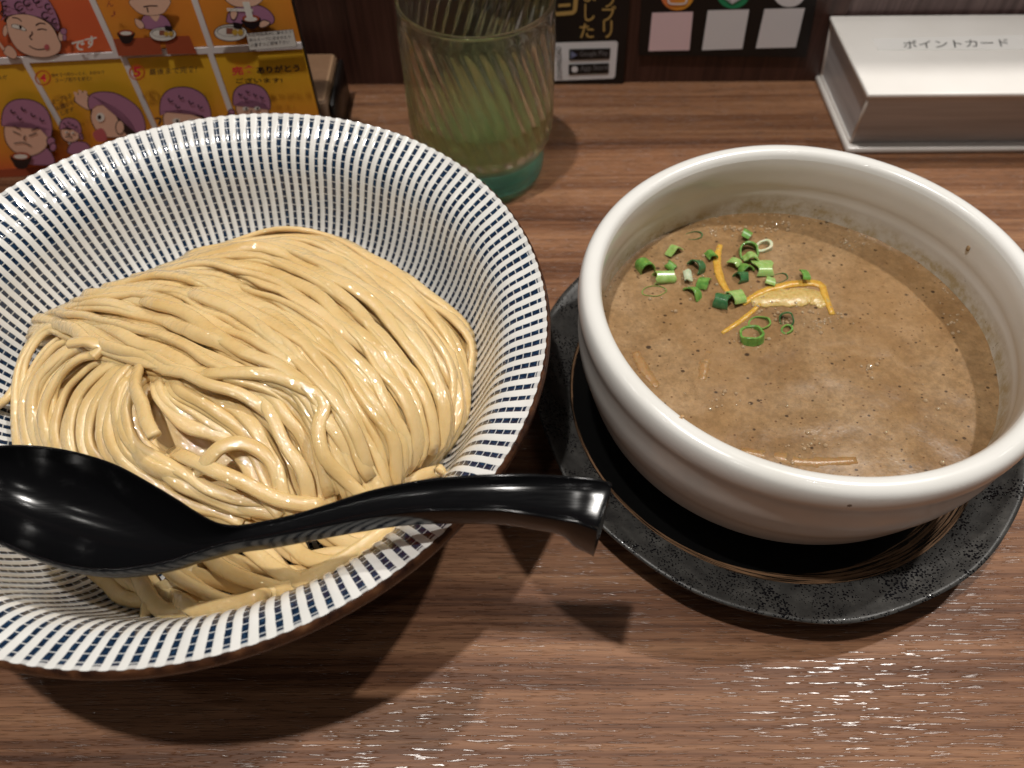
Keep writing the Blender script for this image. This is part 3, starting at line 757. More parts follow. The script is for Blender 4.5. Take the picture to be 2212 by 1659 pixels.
onion("dark green scallion ring standing on edge below the yuzu peel", 1699, 690, 0.0022, 0.0020, m_dark, 0.9, 1.2, wall=0.0006, z=0.0010)
onion("tiny green scallion crumb under the upright ring", 1700, 713, 0.0016, 0.0014, m_mid, 0.4, 0.2, z=0.0002)
onion("bright green scallion ring full of bubbles, nearest the viewer", 1623, 726, 0.0034, 0.0030, m_mid, 0.35, -1.2, wall=0.0010, z=0.0006)
onion("faint scallion ring against the back edge of the soup", 1498, 510, 0.0028, 0.0008, m_dark, 0.1, 0.2, squash=0.7, wall=0.0005, z=0.0)
onion("leafy green scallion scrap between the dark curl and the bubbly patch", 1522, 618, 0.0024, 0.0034, m_mid, 1.2, 2.6, 2.6, z=0.0)
onion("pale scallion sliver floating right of the green chip by the yuzu strip", 1583, 575, 0.0022, 0.0036, m_light, 1.3, 0.9, 2.0, z=0.0002)
onion("small bright scallion curl just left of the broad square piece", 1612, 585, 0.0020, 0.0028, m_mid, 1.1, 2.0, 3.4, z=0.0004)
onion("pale green scallion flake under the broad square piece", 1660, 612, 0.0022, 0.0030, m_light, 1.4, -0.3, 1.8, z=0.0)
onion("thin green scallion curl above the leftmost light tube", 1446, 578, 0.0018, 0.0030, m_mid, 1.2, -0.6, 2.4, z=0.0)
def yuzu_mat(name, c1, c2):
    m = mat(name, c1, 0.3); t = NT(m); c = t.coord()
    t.color(t.ramp(t.noise(c, 650, 3, 0.7), [(0.35, c1), (0.65, c2)])); t.normal(t.bump(t.noise(c, 1200, 2), 0.0002, 0.6))
    t.b.inputs["Subsurface Weight"].default_value = 0.3; t.b.inputs["Subsurface Scale"].default_value = 0.002
    return m
m_yz = yuzu_mat("yuzu_peel", (0.52, 0.27, 0.03), (0.62, 0.38, 0.07)); m_pulp = yuzu_mat("yuzu_pith", (0.46, 0.30, 0.085), (0.60, 0.44, 0.17))
def strip(pts, wid, thk, z=0.0):
    g = crom([tuple(P(u, v, SZ + z)) for u, v in pts], 26); verts = []; faces = []
    for i, p in enumerate(g):
        tg = (g[min(i + 1, 25)] - g[max(i - 1, 0)]).normalized(); S = tg.cross(Vector((0, 0, 1))).normalized()
        w = wid * (0.35 + 0.65 * sin(pi * (i + 1.5) / 28) ** 0.5) * (1 + 0.2 * noise.noise((i * 0.5, wid * 900, 0)))
        for (a, b) in ((-0.5, -0.5), (-0.44, 0.42), (0, 0.5), (0.44, 0.42), (0.5, -0.5)): verts.append(p + S * (w * a * (1 + 0.25 * noise.noise((i * 0.9, a * 9, wid * 500)))) + Vector((0, 0, thk * b + 0.00035 * noise.noise((i * 0.45, a * 3, wid * 700)))))
    for i in range(25):
        for k in range(5):
            q = (k + 1) % 5; faces.append((i * 5 + k, i * 5 + q, (i + 1) * 5 + q, (i + 1) * 5 + k))
    faces += [(4, 3, 2, 1, 0), tuple(125 + k for k in range(5))]
    return pbm(verts, faces)
tag(link("yuzu_peel", strip([(1556, 530), (1549, 560), (1555, 600), (1574, 634)], 0.0034, 0.0011, 0.0000), m_yz), "slim upright yuzu peel strip among the scallions", "citrus peel", "yuzu peel strips on the soup")
yb = thing("yuzu_peel", "broad arched yuzu peel with pale pith in the middle of the soup", "citrus peel", "yuzu peel strips on the soup", loc=tuple(P(1700, 650, SZ)))
addto(yb, link("rind", strip([(1604, 658), (1640, 634), (1690, 618), (1735, 612), (1772, 616), (1782, 640), (1798, 680)], 0.0034, 0.0011, 0.0001), m_yz))
addto(yb, link("pith", strip([(1622, 650), (1665, 645), (1710, 643), (1752, 640), (1784, 660)], 0.0100, 0.0009, 0.0001), m_pulp))
tag(link("yuzu_peel", strip([(1560, 720), (1586, 703), (1612, 684), (1642, 658)], 0.0021, 0.0010, 0.0001), m_yz), "thin pointed yuzu sliver slanting below the folded scallion leaf", "citrus peel", "yuzu peel strips on the soup")
m_menma = yuzu_mat("bamboo_shoot", (0.30, 0.165, 0.065), (0.35, 0.20, 0.08))
tag(link("bamboo_shoot", strip([(1600, 975), (1680, 990), (1760, 1000), (1850, 996)], 0.0048, 0.0014, -0.00055), m_menma), "pale bamboo shoot strip just under the soup's front edge", "bamboo shoot", "bamboo shoot strips sunk in the soup")
tag(link("bamboo_shoot", strip([(1528, 760), (1522, 790), (1516, 822)], 0.0046, 0.0014, -0.0006), m_menma), "orange bamboo shoot tip barely surfacing left of centre", "bamboo shoot", "bamboo shoot strips sunk in the soup")
tag(link("bamboo_shoot", strip([(1372, 762), (1392, 800), (1420, 838)], 0.0046, 0.0014, -0.0005), m_menma), "orange bamboo shoot edge against the soup bowl's left front wall", "bamboo shoot", "bamboo shoot strips sunk in the soup")

# ------------------------------------------------------------------ glass of tea
GC = (-0.0137, 0.351); RG = 0.0368; ZG = 0.0975
def clear_mat(name, col, tint, ior, k, cloud_glow=0.0):
    m = mat(name, col, 0.01, Transmission_Weight=1.0, IOR=ior); t = NT(m)
    tr = t.n("ShaderNodeBsdfTransparent"); tr.inputs[0].default_value = (*tint, 1)
    mx = t.n("ShaderNodeMixShader"); mx.inputs[0].default_value = k
    out = [n for n in t.t.nodes if n.type == 'OUTPUT_MATERIAL'][0]
    t.l(t.b.outputs[0], mx.inputs[1]); t.l(tr.outputs[0], mx.inputs[2]); last = mx
    if cloud_glow:      # slight cloudiness, doubling as the light gathered in tea and base
        tl = t.n("ShaderNodeBsdfTranslucent"); tl.inputs[0].default_value = (*col, 1); df = t.n("ShaderNodeBsdfDiffuse"); df.inputs[0].default_value = (*col, 1)
        m1 = t.n("ShaderNodeMixShader"); t.l(tl.outputs[0], m1.inputs[1]); t.l(df.outputs[0], m1.inputs[2])
        m2 = t.n("ShaderNodeMixShader"); m2.inputs[0].default_value = cloud_glow; t.l(mx.outputs[0], m2.inputs[1]); t.l(m1.outputs[0], m2.inputs[2]); last = m2
    t.l(last.outputs[0], out.inputs[0]); return m
m_glass = clear_mat("aqua_glass", (0.86, 0.99, 1.0), (0.94, 0.998, 0.998), 1.50, 0.22)
m_tea = clear_mat("green_tea", (0.98, 0.80, 0.40), (0.99, 0.92, 0.64), 1.33, 0.35, 0.08)
glass = thing("tumbler", "swirl ribbed aqua glass tumbler half full of tea by the wall", "drinking glass", loc=(GC[0], GC[1], 0))
NF = 34
def swirl(i, a, arc, r, z):
    env = max(0.0, min(1.0, (z - 0.024) / 0.006)) * max(0.0, min(1.0, (0.091 - z) / 0.006))
    tw = 10.0 * (z - 0.03)
    base = max(0.0, min(1.0, (0.021 - z) / 0.004)) * (1 if z > 0.003 else 0)
    return (0.00080 * env * cos(NF * (a + tw)) + 0.0003 * base * sin(z * 1400 + a * 2), 0)
gout = smooth_profile([(0.001, 0.0), (0.024, 0.0), (0.0305, 0.0006), (0.0326, 0.003), (0.0331, 0.009), (0.0331, 0.017), (0.0337, 0.0205), (0.0360, 0.0245), (0.0368, 0.030), (0.0369, 0.045), (0.0368, 0.065), (0.0368, 0.085), (0.0370, 0.0955), (0.0364, 0.0975), (0.0352, 0.0972), (0.0349, 0.0945), (0.0348, 0.080), (0.0348, 0.060), (0.0347, 0.040), (0.0343, 0.030), (0.0325, 0.0235), (0.0295, 0.0195), (0.020, 0.0165), (0.001, 0.0155)], 150)
def swirl2(i, a, arc, r, z):
    out = i < 85
    if out: return swirl(i, a, arc, r, z)
    env = max(0.0, min(1.0, (z - 0.030) / 0.006)) * max(0.0, min(1.0, (0.088 - z) / 0.008))
    return (-0.00020 * env * cos(NF * (a + 10.0 * (z - 0.03))), 0)
addto(glass, link("glass_wall", solid(lathe(GC[0], GC[1], gout, NF * 9, radial=swirl2)), m_glass))
m_aqua = clear_mat("aqua_base_glow", (0.42, 0.92, 1.0), (0.66, 0.96, 1.0), 1.50, 0.55, 0.20)  # aqua disc added inside the glass to imitate a cyan light spot
addto(glass, tag(link("base_glow_disc", solid(lathe(GC[0], GC[1], [(0.001, 0.0022), (0.026, 0.0022), (0.0290, 0.0050), (0.0295, 0.0110), (0.0270, 0.0135), (0.001, 0.0125)], 96)), m_aqua), label="added aqua disc standing in for light gathered in the base"))
LV = 0.0430
tea_p = [(0.001, 0.01545), (0.020, 0.01645), (0.0296, 0.01945), (0.0326, 0.0234), (0.0344, 0.0299), (0.03488, LV - 0.0004), (0.0349, LV), (0.0340, LV - 0.0004), (0.001, LV - 0.0004)]
addto(glass, tag(link("tea", solid(lathe(GC[0], GC[1], tea_p, 160)), m_tea), label="pale green tea filling the lower part"))

# ------------------------------------------------------------------ card box
m_lid = mat("white_plastic", (0.80, 0.765, 0.72), 0.32); t = NT(m_lid); c = t.coord()
v = t.voro(c, 48); w = t.n("ShaderNodeTexWhiteNoise"); t.l(v.outputs["Position"], w.inputs[0])
st = t.math('MULTIPLY', t.math('LESS_THAN', v.outputs["Distance"], t.math('MULTIPLY', t.math('POWER', w.outputs["Value"], 5.0), 0.09)), 0.6)
t.color(t.mix(st, t.ramp(t.noise(c, 30, 3), [(0.3, (0.77, 0.735, 0.69)), (0.7, (0.82, 0.79, 0.75))]), (0.45, 0.30, 0.12)))
m_smoke = mat("smoky_acrylic", (0.23, 0.215, 0.205), 0.12); t = NT(m_smoke); c = t.coord()
sep = t.n("ShaderNodeSeparateXYZ"); t.l(c, sep.inputs[0])
t.color(t.ramp(t.noise(t.mapping(c, (6, 6, 120)), 2.0, 3), [(0.3, (0.44, 0.44, 0.45)), (0.7, (0.60, 0.60, 0.61))])); t.b.inputs["Roughness"].default_value = 0.3; t.b.inputs["Specular IOR Level"].default_value = 0.3
m_clear = mat("frosted_edge", (0.66, 0.62, 0.58), 0.2)
cardbox = thing("card_box", "white lidded smoky plastic point card box against the wall", "box", loc=(0.27, 0.39, 0))
ZL = 0.042
def yx(y, x): return y + YAW * (x - 0.19)
lid = box_bm(0.1865, 0.36, 0.3515, 0.4285, ZL - 0.0028, ZL, 0.0009, 2)
for vv in lid.verts: vv.co.y += YAW * (vv.co.x - 0.19)
addto(cardbox, link("lid", lid, m_lid))
def frustum(x0b, x1b, y0b, y1b, zb, x0t, x1t, y0t, y1t, zt):
    vs = [(x0b, yx(y0b, x0b), zb), (x1b, yx(y0b, x1b), zb), (x1b, yx(y1b, x1b), zb), (x0b, yx(y1b, x0b), zb), (x0t, yx(y0t, x0t), zt), (x1t, yx(y0t, x1t), zt), (x1t, yx(y1t, x1t), zt), (x0t, yx(y1t, x0t), zt)]
    return pbm(vs, [(0, 1, 5, 4), (1, 2, 6, 5), (2, 3, 7, 6), (3, 0, 4, 7), (3, 2, 1, 0), (4, 5, 6, 7)])
body = frustum(0.1935, 0.36, 0.3625, 0.428, 0.0041, 0.1885, 0.36, 0.3535, 0.4275, ZL - 0.0029)
addto(cardbox, link("box_body", body, m_smoke, smooth=False))
bp = box_bm(0.1905, 0.362, 0.3575, 0.4295, 0.0, 0.0040, 0.0008, 1)
for vv in bp.verts: vv.co.y += YAW * (vv.co.x - 0.19)
addto(cardbox, link("base_plate", bp, m_clear))
def bar(a, b, w, m, parent, name):
    a, b = Vector(a), Vector(b); d = (b - a); L = d.length
    bm = box_bm(-w / 2, w / 2, -w / 2, w / 2, 0, L, w * 0.2, 1)
    M = Matrix.Translation(a) @ d.to_track_quat('Z', 'Y').to_matrix().to_4x4(); bmesh.ops.transform(bm, matrix=M, verts=bm.verts)
    return addto(parent, link(name, bm, m))
bar((0.1933, yx(0.3622, 0.19), 0.004), (0.1883, yx(0.3532, 0.19), ZL - 0.003), 0.0016, m_clear, cardbox, "corner_edge")
bar((0.1933, yx(0.4275, 0.19), 0.004), (0.1883, yx(0.4272, 0.19), ZL - 0.003), 0.0016, m_clear, cardbox, "corner_edge")
bar((0.1933, yx(0.3622, 0.19), 0.0045), (0.1933, yx(0.4275, 0.19), 0.0045), 0.0016, m_clear, cardbox, "corner_edge")
bar((0.1905, yx(0.3575, 0.19), ZL - 0.017), (0.36, yx(0.3580, 0.36), ZL - 0.019), 0.0007, m_clear, cardbox, "card_edge")

# ------------------------------------------------------------------ lettering and flat print on planes
def curve_poly(plane, pts, off, closed=True, smooth=True, n=40):
    loc = [plane.hit(u, v) for u, v in pts]
    if smooth: loc = [(p[0], p[1]) for p in crom(loc, n, closed)]
    return loc
def print_mesh(plane, loops, off):
    bm = bmesh.new()
    for loc in loops:
        vs = [bm.verts.new(plane.at(a, b, off)) for a, b in loc]
        f = bm.faces.new(vs)
    bmesh.ops.triangulate(bm, faces=bm.faces)
    for f in bm.faces:
        f.normal_update()
        if f.normal.dot(plane.n) < 0: f.normal_flip()
    return bm
def stroke_loop(plane, pts, w, smooth=True):
    loc = [plane.hit(u, v) for u, v in pts]
    if smooth and len(loc) > 2: loc = [(p[0], p[1]) for p in crom(loc, 5 * len(loc))]
    L, R_ = [], []
    for i, p in enumerate(loc):
        a = loc[max(i - 1, 0)]; b = loc[min(i + 1, len(loc) - 1)]; d = Vector((b[0] - a[0], b[1] - a[1])).normalized()
        k = w / 2
        L.append((p[0] - d.y * k, p[1] + d.x * k)); R_.append((p[0] + d.y * k, p[1] - d.x * k))
    return L, R_
def stroke_mesh(plane, strokes, off):
    bm = bmesh.new()
    for pts, w in strokes:
        L, R_ = stroke_loop(plane, pts, w)
        a = [bm.verts.new(plane.at(x, y, off)) for x, y in L]; b = [bm.verts.new(plane.at(x, y, off)) for x, y in R_]
        for i in range(len(a) - 1): bm.faces.new((a[i], a[i + 1], b[i + 1], b[i]))
    for f in bm.faces:
        f.normal_update()
        if f.normal.dot(plane.n) < 0: f.normal_flip()
    return bm
def text_mesh(plane, body, p0, p1, ptop, off, bold=0.0, vertical=False):
    """baseline runs p0 -> p1 (px), ptop: px of a point straight above p0 at the cap height"""
    cu = bpy.data.curves.new("t", 'FONT'); cu.body = body; cu.resolution_u = 2; cu.offset = bold
    ob = bpy.data.objects.new("t", cu); scene.collection.objects.link(ob)
    bpy.context.view_layer.update(); dg = bpy.context.evaluated_depsgraph_get()
    me = bpy.data.meshes.new_from_object(ob.evaluated_get(dg))
    bpy.data.objects.remove(ob)
    xs = [v.co.x for v in me.vertices]; ys = [v.co.y for v in me.vertices]
    if not xs: return me
    x0, x1, y0, y1 = min(xs), max(xs), min(ys), max(ys)
    A = Vector(plane.hit(*p0)); B = Vector(plane.hit(*p1)); T = Vector(plane.hit(*ptop))
    for v in me.vertices:
        fx = (v.co.x - x0) / (x1 - x0); fy = (v.co.y - y0) / max(y1 - y0, 1e-6)
        q = A + (B - A) * fx + (T - A) * fy
        v.co = plane.at(q.x, q.y, off)
    bm = bmesh.new(); bm.from_mesh(me)
    for f in bm.faces:
        f.normal_update()
        if f.normal.dot(plane.n) < 0: f.normal_flip()
    bpy.data.meshes.remove(me)
    return bm
# lid lettering
LID = Plane((0, 0, ZL), (1, YAW, 0), (-YAW, 1, 0))
tape = [LID.hit(*p) for p in ((1884, 84), (2230, 76), (2235, 107), (1896, 109))]
tv = [LID.at(a, b, 0.0002) for a, b in tape]; tb = [LID.at(a, b, 0.00002) for a, b in tape]
addto(cardbox, link("label_tape", pbm(tv + tb, [(0, 1, 2, 3), (0, 4, 5, 1), (1, 5, 6, 2), (2, 6, 7, 3), (3, 7, 4, 0)]), mat("label_tape", (0.82, 0.80, 0.77), 0.25), smooth=False))
m_ink = mat("black_ink", (0.012, 0.012, 0.012), 0.5)
lt = addto(cardbox, link("lettering", text_mesh(LID, "ポイントカード", (1952, 106), (2180, 101), (1949, 89), 0.00035), m_ink, smooth=False))

# ------------------------------------------------------------------ wall posters
m_blk = mat("black_card", (0.0035, 0.0035, 0.004), 0.45); m_gold = mat("gold_print", (0.5, 0.32, 0.1), 0.4); m_pap = mat("white_print", (0.78, 0.76, 0.78), 0.5)
m_pink = mat("pink_print", (0.85, 0.62, 0.65), 0.5)
def card(name, corners, off, thick, m, parent=None):
    q = [WALL.hit(*p) for p in corners]; a = [WALL.at(x, y, off + thick) for x, y in q]; b = [WALL.at(x, y, off) for x, y in q]
    o = link(name, pbm(a + b, [(3, 2, 1, 0), (0, 1, 5, 4), (1, 2, 6, 5), (2, 3, 7, 6), (3, 0, 4, 7), (4, 5, 6, 7)]), m, parent=None, smooth=False)
    bm = bmesh.new(); bm.from_mesh(o.data); bmesh.ops.recalc_face_normals(bm, faces=bm.faces); bm.to_mesh(o.data); bm.free()
    if parent: addto(parent, o)
    return o
def circle_px(u, v, ru, rv, n=36): return [(u + ru * cos(2 * pi * k / n), v + rv * sin(2 * pi * k / n)) for k in range(n)]
def wprint(name, loops, off, m, parent, smooth=False):
    return addto(parent, link(name, print_mesh(WALL, [[WALL.hit(*p) for p in lp] for lp in loops], off), m, smooth=False))
po1 = thing("wall_poster", "black poster with gold lettering behind the glass", "poster", "posters on the dark wall", loc=tuple(WALL.at(0.01, 0.03)))
card("poster_sheet", [(962, -150), (1372, -150), (1345, 179), (952, 186)], 0.0006, 0.0012, m_blk, po1)
wprint("download_label", [[(1196, 88), (1330, 84), (1334, 88), (1328, 160), (1324, 165), (1196, 170)]], 0.0022, m_pap, po1)
wprint("store_badge", [[(1229, 101), (1318, 99), (1316, 122), (1229, 125)]], 0.0026, m_blk, po1)
wprint("store_badge", [[(1228, 134), (1315, 131), (1314, 153), (1228, 156)]], 0.0026, m_blk, po1)
wprint("badge_mark", [circle_px(1241, 144, 7, 7, 20)], 0.0029, m_pap, po1)
wprint("badge_mark", [[(1233, 104), (1247, 113), (1233, 121)]], 0.0029, mat("blue_red_mark", (0.18, 0.20, 0.34), 0.5), po1)
m_grey = mat("grey_print", (0.22, 0.21, 0.22), 0.5)
addto(po1, link("lettering", text_mesh(WALL, "Google Play", (1252, 119), (1312, 117), (1252, 105), 0.0029), m_grey, smooth=False))
addto(po1, link("lettering", text_mesh(WALL, "App Store", (1253, 151), (1312, 148), (1253, 136), 0.0029), m_grey, smooth=False))
addto(po1, link("lettering", text_mesh(WALL, "DOWNLOAD", (1214, 164), (1212, 96), (1203, 164), 0.0026), mat("label_ink", (0.05, 0.05, 0.05), 0.5), smooth=False))
for ch, u, vb, vt, w_ in (("ア", 1302, -22, -60, 26), ("プ", 1304, 12, -18, 28), ("リ", 1302, 78, 40, 20), ("し", 1262, 42, 4, 22), ("た", 1252, 78, 46, 30), ("ま", 1260, 0, -34, 26)):
    addto(po1, link("lettering", text_mesh(WALL, ch, (u, vb), (u + w_, vb), (u, vt), 0.0022, bold=0.012), m_gold, smooth=False))
addto(po1, link("lettering", text_mesh(WALL, "ブ", (1300, 42), (1330, 42), (1300, 8), 0.0022, bold=0.012), m_gold, smooth=False))
addto(po1, link("lettering", stroke_mesh(WALL, [([(1200, 26), (1226, 24), (1240, 20), (1243, 0), (1246, -30)], 0.0024), ([(1206, 8), (1232, 6)], 0.0018)], 0.0022), m_gold, smooth=False))
# picture seen through the glass: a bowl of noodles printed on the poster
wprint("printed_picture", [[(1020, 60), (1038, 38), (1065, 30), (1095, 36), (1118, 60), (1112, 76), (1030, 76)]], 0.0022, mat("noodle_print", (0.50, 0.42, 0.24), 0.5), po1)
for k in range(7):
    u = 1000 + k * 22
    addto(po1, link("lettering", stroke_mesh(WALL, [([(u, -40), (u + 2, 20 - (k % 3) * 8)], 0.0016)], 0.0022), m_grey if k % 2 else m_gold, smooth=False))
po2 = thing("wall_poster", "black poster with three square codes under round icons", "poster", "posters on the dark wall", loc=tuple(WALL.at(0.13, 0.03)))
card("poster_sheet", [(1392, -150), (1790, -150), (1740, 120), (1379, 116)], 0.0006, 0.0012, m_blk, po2)
wprint("code_square", [[(1408, 23), (1496, 21), (1488, 104), (1400, 106)]], 0.0022, m_pink, po2)
wprint("code_square", [[(1528, 18), (1617, 16), (1602, 101), (1515, 104)]], 0.0022, m_pap, po2)
wprint("code_square", [[(1650, 15), (1737, 13), (1717, 98), (1631, 100)]], 0.0022, m_pap, po2)
m_or = mat("sunset_print", (0.75, 0.25, 0.05), 0.5); t = NT(m_or); sep = t.n("ShaderNodeSeparateXYZ"); t.l(t.coord(), sep.inputs[0])
t.color(t.ramp(t.math('MULTIPLY', t.math('SUBTRACT', sep.outputs[0], 0.082), 32, clamp=True), [(0.0, (0.75, 0.12, 0.10)), (0.5, (0.80, 0.30, 0.03)), (1.0, (0.80, 0.42, 0.05))]))
wprint("round_icon", [circle_px(1462, -16, 36, 34)], 0.0022, m_or, po2)
addto(po2, link("icon_mark", stroke_mesh(WALL, [([(1442, -30), (1443, -2), (1450, 3), (1474, 3), (1482, -3), (1483, -30)], 0.0010)], 0.0026), m_pap, smooth=False))
wprint("round_icon", [circle_px(1582, -19, 36, 33)], 0.0022, mat("green_print", (0.015, 0.28, 0.12), 0.5), po2)
wprint("icon_mark", [[(1560, -30), (1604, -30), (1604, -10), (1584, -2), (1580, 4), (1578, -6), (1560, -10)]], 0.0026, m_pap, po2)
wprint("round_icon", [circle_px(1703, -20, 35, 31)], 0.0022, m_pap, po2)

# ------------------------------------------------------------------ menu board
b0 = P(-8, 383.5, 0); b1 = P(712, 342, 0)
MU = (b1 - b0).normalized(); MENU = Plane(b1, MU, (0, 0, 1)); WID = (b1 - b0).length
menu = thing("menu_stand", "standing comic menu board in orange and yellow at far left", "menu board", loc=tuple(b1))
H0, H1 = 0.0, 0.155
def slab(a0, a1, c0, c1, off, thick, m, name, parent):
    f = [MENU.at(a, b, off) for a, b in ((a0, c0), (a1, c0), (a1, c1), (a0, c1))]; bk = [MENU.at(a, b, off - thick) for a, b in ((a0, c0), (a1, c0), (a1, c1), (a0, c1))]
    bm = bmesh.new(); bm.from_mesh(pbm(f + bk, [(0, 1, 2, 3), (7, 6, 5, 4), (4, 5, 1, 0), (5, 6, 2, 1), (6, 7, 3, 2), (7, 4, 0, 3)])); bmesh.ops.recalc_face_normals(bm, faces=bm.faces)
    return addto(parent, link(name, bm, m, smooth=False))
m_edge = mat("dark_board_edge", (0.012, 0.009, 0.008), 0.35)
slab(-WID - 0.02, 0.0006, 0.0, H1, -0.0002, 0.004, m_edge, "backing_board", menu)
def grad(name, stops, z0, z1, gloss=0.25):
    m = mat(name, rough=gloss); t = NT(m); sep = t.n("ShaderNodeSeparateXYZ"); t.l(t.coord(), sep.inputs[0])
    nz = t.math('MULTIPLY', t.math('SUBTRACT', t.noise(t.coord(), 30, 2), 0.5), 0.15)
    t.color(t.ramp(t.math('ADD', nz, t.math('DIVIDE', t.math('SUBTRACT', sep.outputs[2], z0), z1 - z0), clamp=True), stops))
    return m
YEL = (0.86, 0.50, 0.035); ORG = (0.80, 0.27, 0.035); RED = (0.74, 0.14, 0.05)
m_low = grad("yellow_orange_panel", [(0.0, RED), (0.22, ORG), (0.62, (0.84, 0.40, 0.03)), (1.0, YEL)], 0.004, 0.066)
m_redp = mat("red_orange_panel", RED, 0.25); t = NT(m_redp); t.color(t.ramp(t.noise(t.coord(), 16, 2), [(0.35, (0.72, 0.13, 0.05)), (0.7, (0.80, 0.18, 0.05))]))
m_orp = mat("orange_panel", (0.54, 0.18, 0.03), 0.25); t = NT(m_orp); t.color(t.ramp(t.noise(t.coord(), 14, 2), [(0.35, (0.78, 0.24, 0.04)), (0.7, (0.84, 0.35, 0.04))]))
m_counter = mat("printed_counter", (0.42, 0.09, 0.04), 0.25)
m_gut = mat("white_gutter", (0.80, 0.75, 0.74), 0.3)
mz = 0.0683
slab(-WID - 0.02, 0.0, mz - 0.0016, mz + 0.0016, 0.0009, 0.0008, m_gut, "gutter", menu)
# upper row: dividers at measured places
d_up = [-0.0895, -0.0440]; d_lo = [-0.1330, -0.0860, -0.0440]
def avg(f, *pts): return sum(MENU.hit(*p)[0] for p in pts) / len(pts)
d_up = [avg(0, (218, 0), (236, 113)), avg(0, (420, 0), (457, 100))]
d_lo = [avg(0, (72, 140), (150, 318)), avg(0, (266, 120), (330, 262)), avg(0, (458, 118), (495, 232))]
def panel(a0, a1, c0, c1, m): slab(a0 + 0.0014, a1 - 0.0014, c0 + 0.0002, c1 - 0.0002, 0.0004, 0.0004, m, "printed_panel", menu)
ups = [-WID - 0.019] + d_up + [0.0014]; los = [-WID - 0.019] + d_lo + [0.0014]
for (a, b), m in zip(zip(ups, ups[1:]), (m_redp, m_orp, m_orp)): panel(a, b, mz + 0.0018, H1, m)
for a, b in zip(los, los[1:]): panel(a, b, 0.0055, mz - 0.0018, m_low)
for a in d_up: slab(a - 0.0014, a + 0.0014, mz + 0.0016, H1, 0.0009, 0.0008, m_gut, "gutter", menu)
for a in d_lo: slab(a - 0.0014, a + 0.0014, 0.0030, mz - 0.0016, 0.0009, 0.0008, m_gut, "gutter", menu)
slab(-WID - 0.02, 0.0, 0.0002, 0.0056, 0.0005, 0.0004, m_counter, "printed_band", menu)
m_skin = mat("skin_print", (0.86, 0.54, 0.40), 0.3); m_pur = mat("purple_print", (0.44, 0.20, 0.33), 0.3); m_line = mat("dark_line_print", (0.030, 0.016, 0.022), 0.3)
m_hair = mat("hair_print", (0.018, 0.012, 0.014), 0.3); m_wht = mat("white_ink_print", (0.85, 0.82, 0.76), 0.3); m_redi = mat("red_print", (0.75, 0.03, 0.06), 0.3)
m_tng = mat("pink_tongue_print", (0.55, 0.12, 0.14), 0.3); m_orgi = mat("orange_ring_print", (0.60, 0.13, 0.02), 0.3); m_yolk = mat("yolk_print", (0.62, 0.38, 0.06), 0.3)
LAY = [0.0010]
def shape(pts, m, smooth=True, name="printed_figure", n=36):
    LAY[0] += 0.00003
    loc = [MENU.hit(*p) for p in pts]
    if smooth: loc = [(p[0], p[1]) for p in crom(loc, n, True)]
    return addto(menu, link(name, print_mesh(MENU, [loc], LAY[0]), m, smooth=False))
def lines(sts, m=None, w=0.0006, name="printed_lines"):
    LAY[0] += 0.00003
    return addto(menu, link(name, stroke_mesh(MENU, [(p, w) for p in sts], LAY[0]), m or m_line, smooth=False))
def words(s, p0, p1, pt, m, bold=0.0):
    LAY[0] += 0.00003
    return addto(menu, link("lettering", text_mesh(MENU, s, p0, p1, pt, LAY[0], bold), m, smooth=False))
def outlined(pts, m, o=1.025):
    cx = sum(p[0] for p in pts) / len(pts); cy = sum(p[1] for p in pts) / len(pts); k = 2.2
    big = [(p[0] + (p[0] - cx) / max(1, math.hypot(p[0] - cx, p[1] - cy)) * k, p[1] + (p[1] - cy) / max(1, math.hypot(p[0] - cx, p[1] - cy)) * k) for p in pts]
    shape(big, m_line); shape(pts, m)
def ell(cx, cy, a, b, rot=0.0, n=16): return [(cx + a * cos(t_) * cos(rot) - b * sin(t_) * sin(rot), cy + a * cos(t_) * sin(rot) + b * sin(t_) * cos(rot)) for t_ in [2 * pi * k / n for k in range(n)]]
HALF = 1 / 1.8517
_hit = MENU.hit
MENU.hit = lambda a, b: _hit(a * HALF, b * HALF)
# big winking head (generic cook with a head scarf)
outlined([(6, 78), (22, 50), (14, 20), (4, -20), (60, -70), (120, -60), (190, -10), (226, 50), (240, 100), (232, 125), (222, 95), (190, 72), (140, 58), (60, 52), (28, 62)], m_pur)
shape([(22, 85), (28, 62), (60, 54), (130, 58), (190, 78), (224, 112), (220, 128), (200, 96), (120, 60)], m_hair)
outlined(ell(24, 118, 9, 22, 0.1), m_skin); outlined(ell(246, 140, 9, 18, -0.1), m_skin)
outlined([(34, 66), (80, 52), (140, 60), (205, 95), (238, 155), (246, 178), (236, 204), (200, 220), (160, 222), (110, 212), (70, 186), (42, 140), (32, 100)], m_skin)
lines([[(52, 64), (75, 68), (90, 80)], [(146, 96), (162, 87), (186, 90)], [(152, 114), (170, 110), (190, 114)], [(130, 120), (132, 130), (122, 142), (132, 154)], [(120, 178), (150, 192), (184, 190)]])
outlined([(54, 92), (80, 96), (105, 110), (100, 117), (78, 108), (54, 104)], m_wht); shape(ell(85, 102, 5, 8), m_hair)
shape(ell(190, 182, 10, 11), m_tng)
for cx, cy, r in ((80, 18, 17), (112, 4, 14), (150, -8, 14), (195, 20, 11), (184, 55, 13), (18, 46, 11), (22, 8, 11), (222, 78, 10)): lines([[(cx + r * cos(a), cy + r * sin(a)) for a in [0.5 + 0.55 * k for k in range(10)]]])
outlined(ell(258, 118, 12, 12), m_pur); outlined(ell(262, 142, 7, 12), m_pur)
outlined([(20, 190), (40, 174), (62, 190), (72, 214), (60, 226), (38, 218), (22, 206)], m_skin); outlined([(-6, 160), (4, 160), (22, 184), (16, 192)], m_skin)
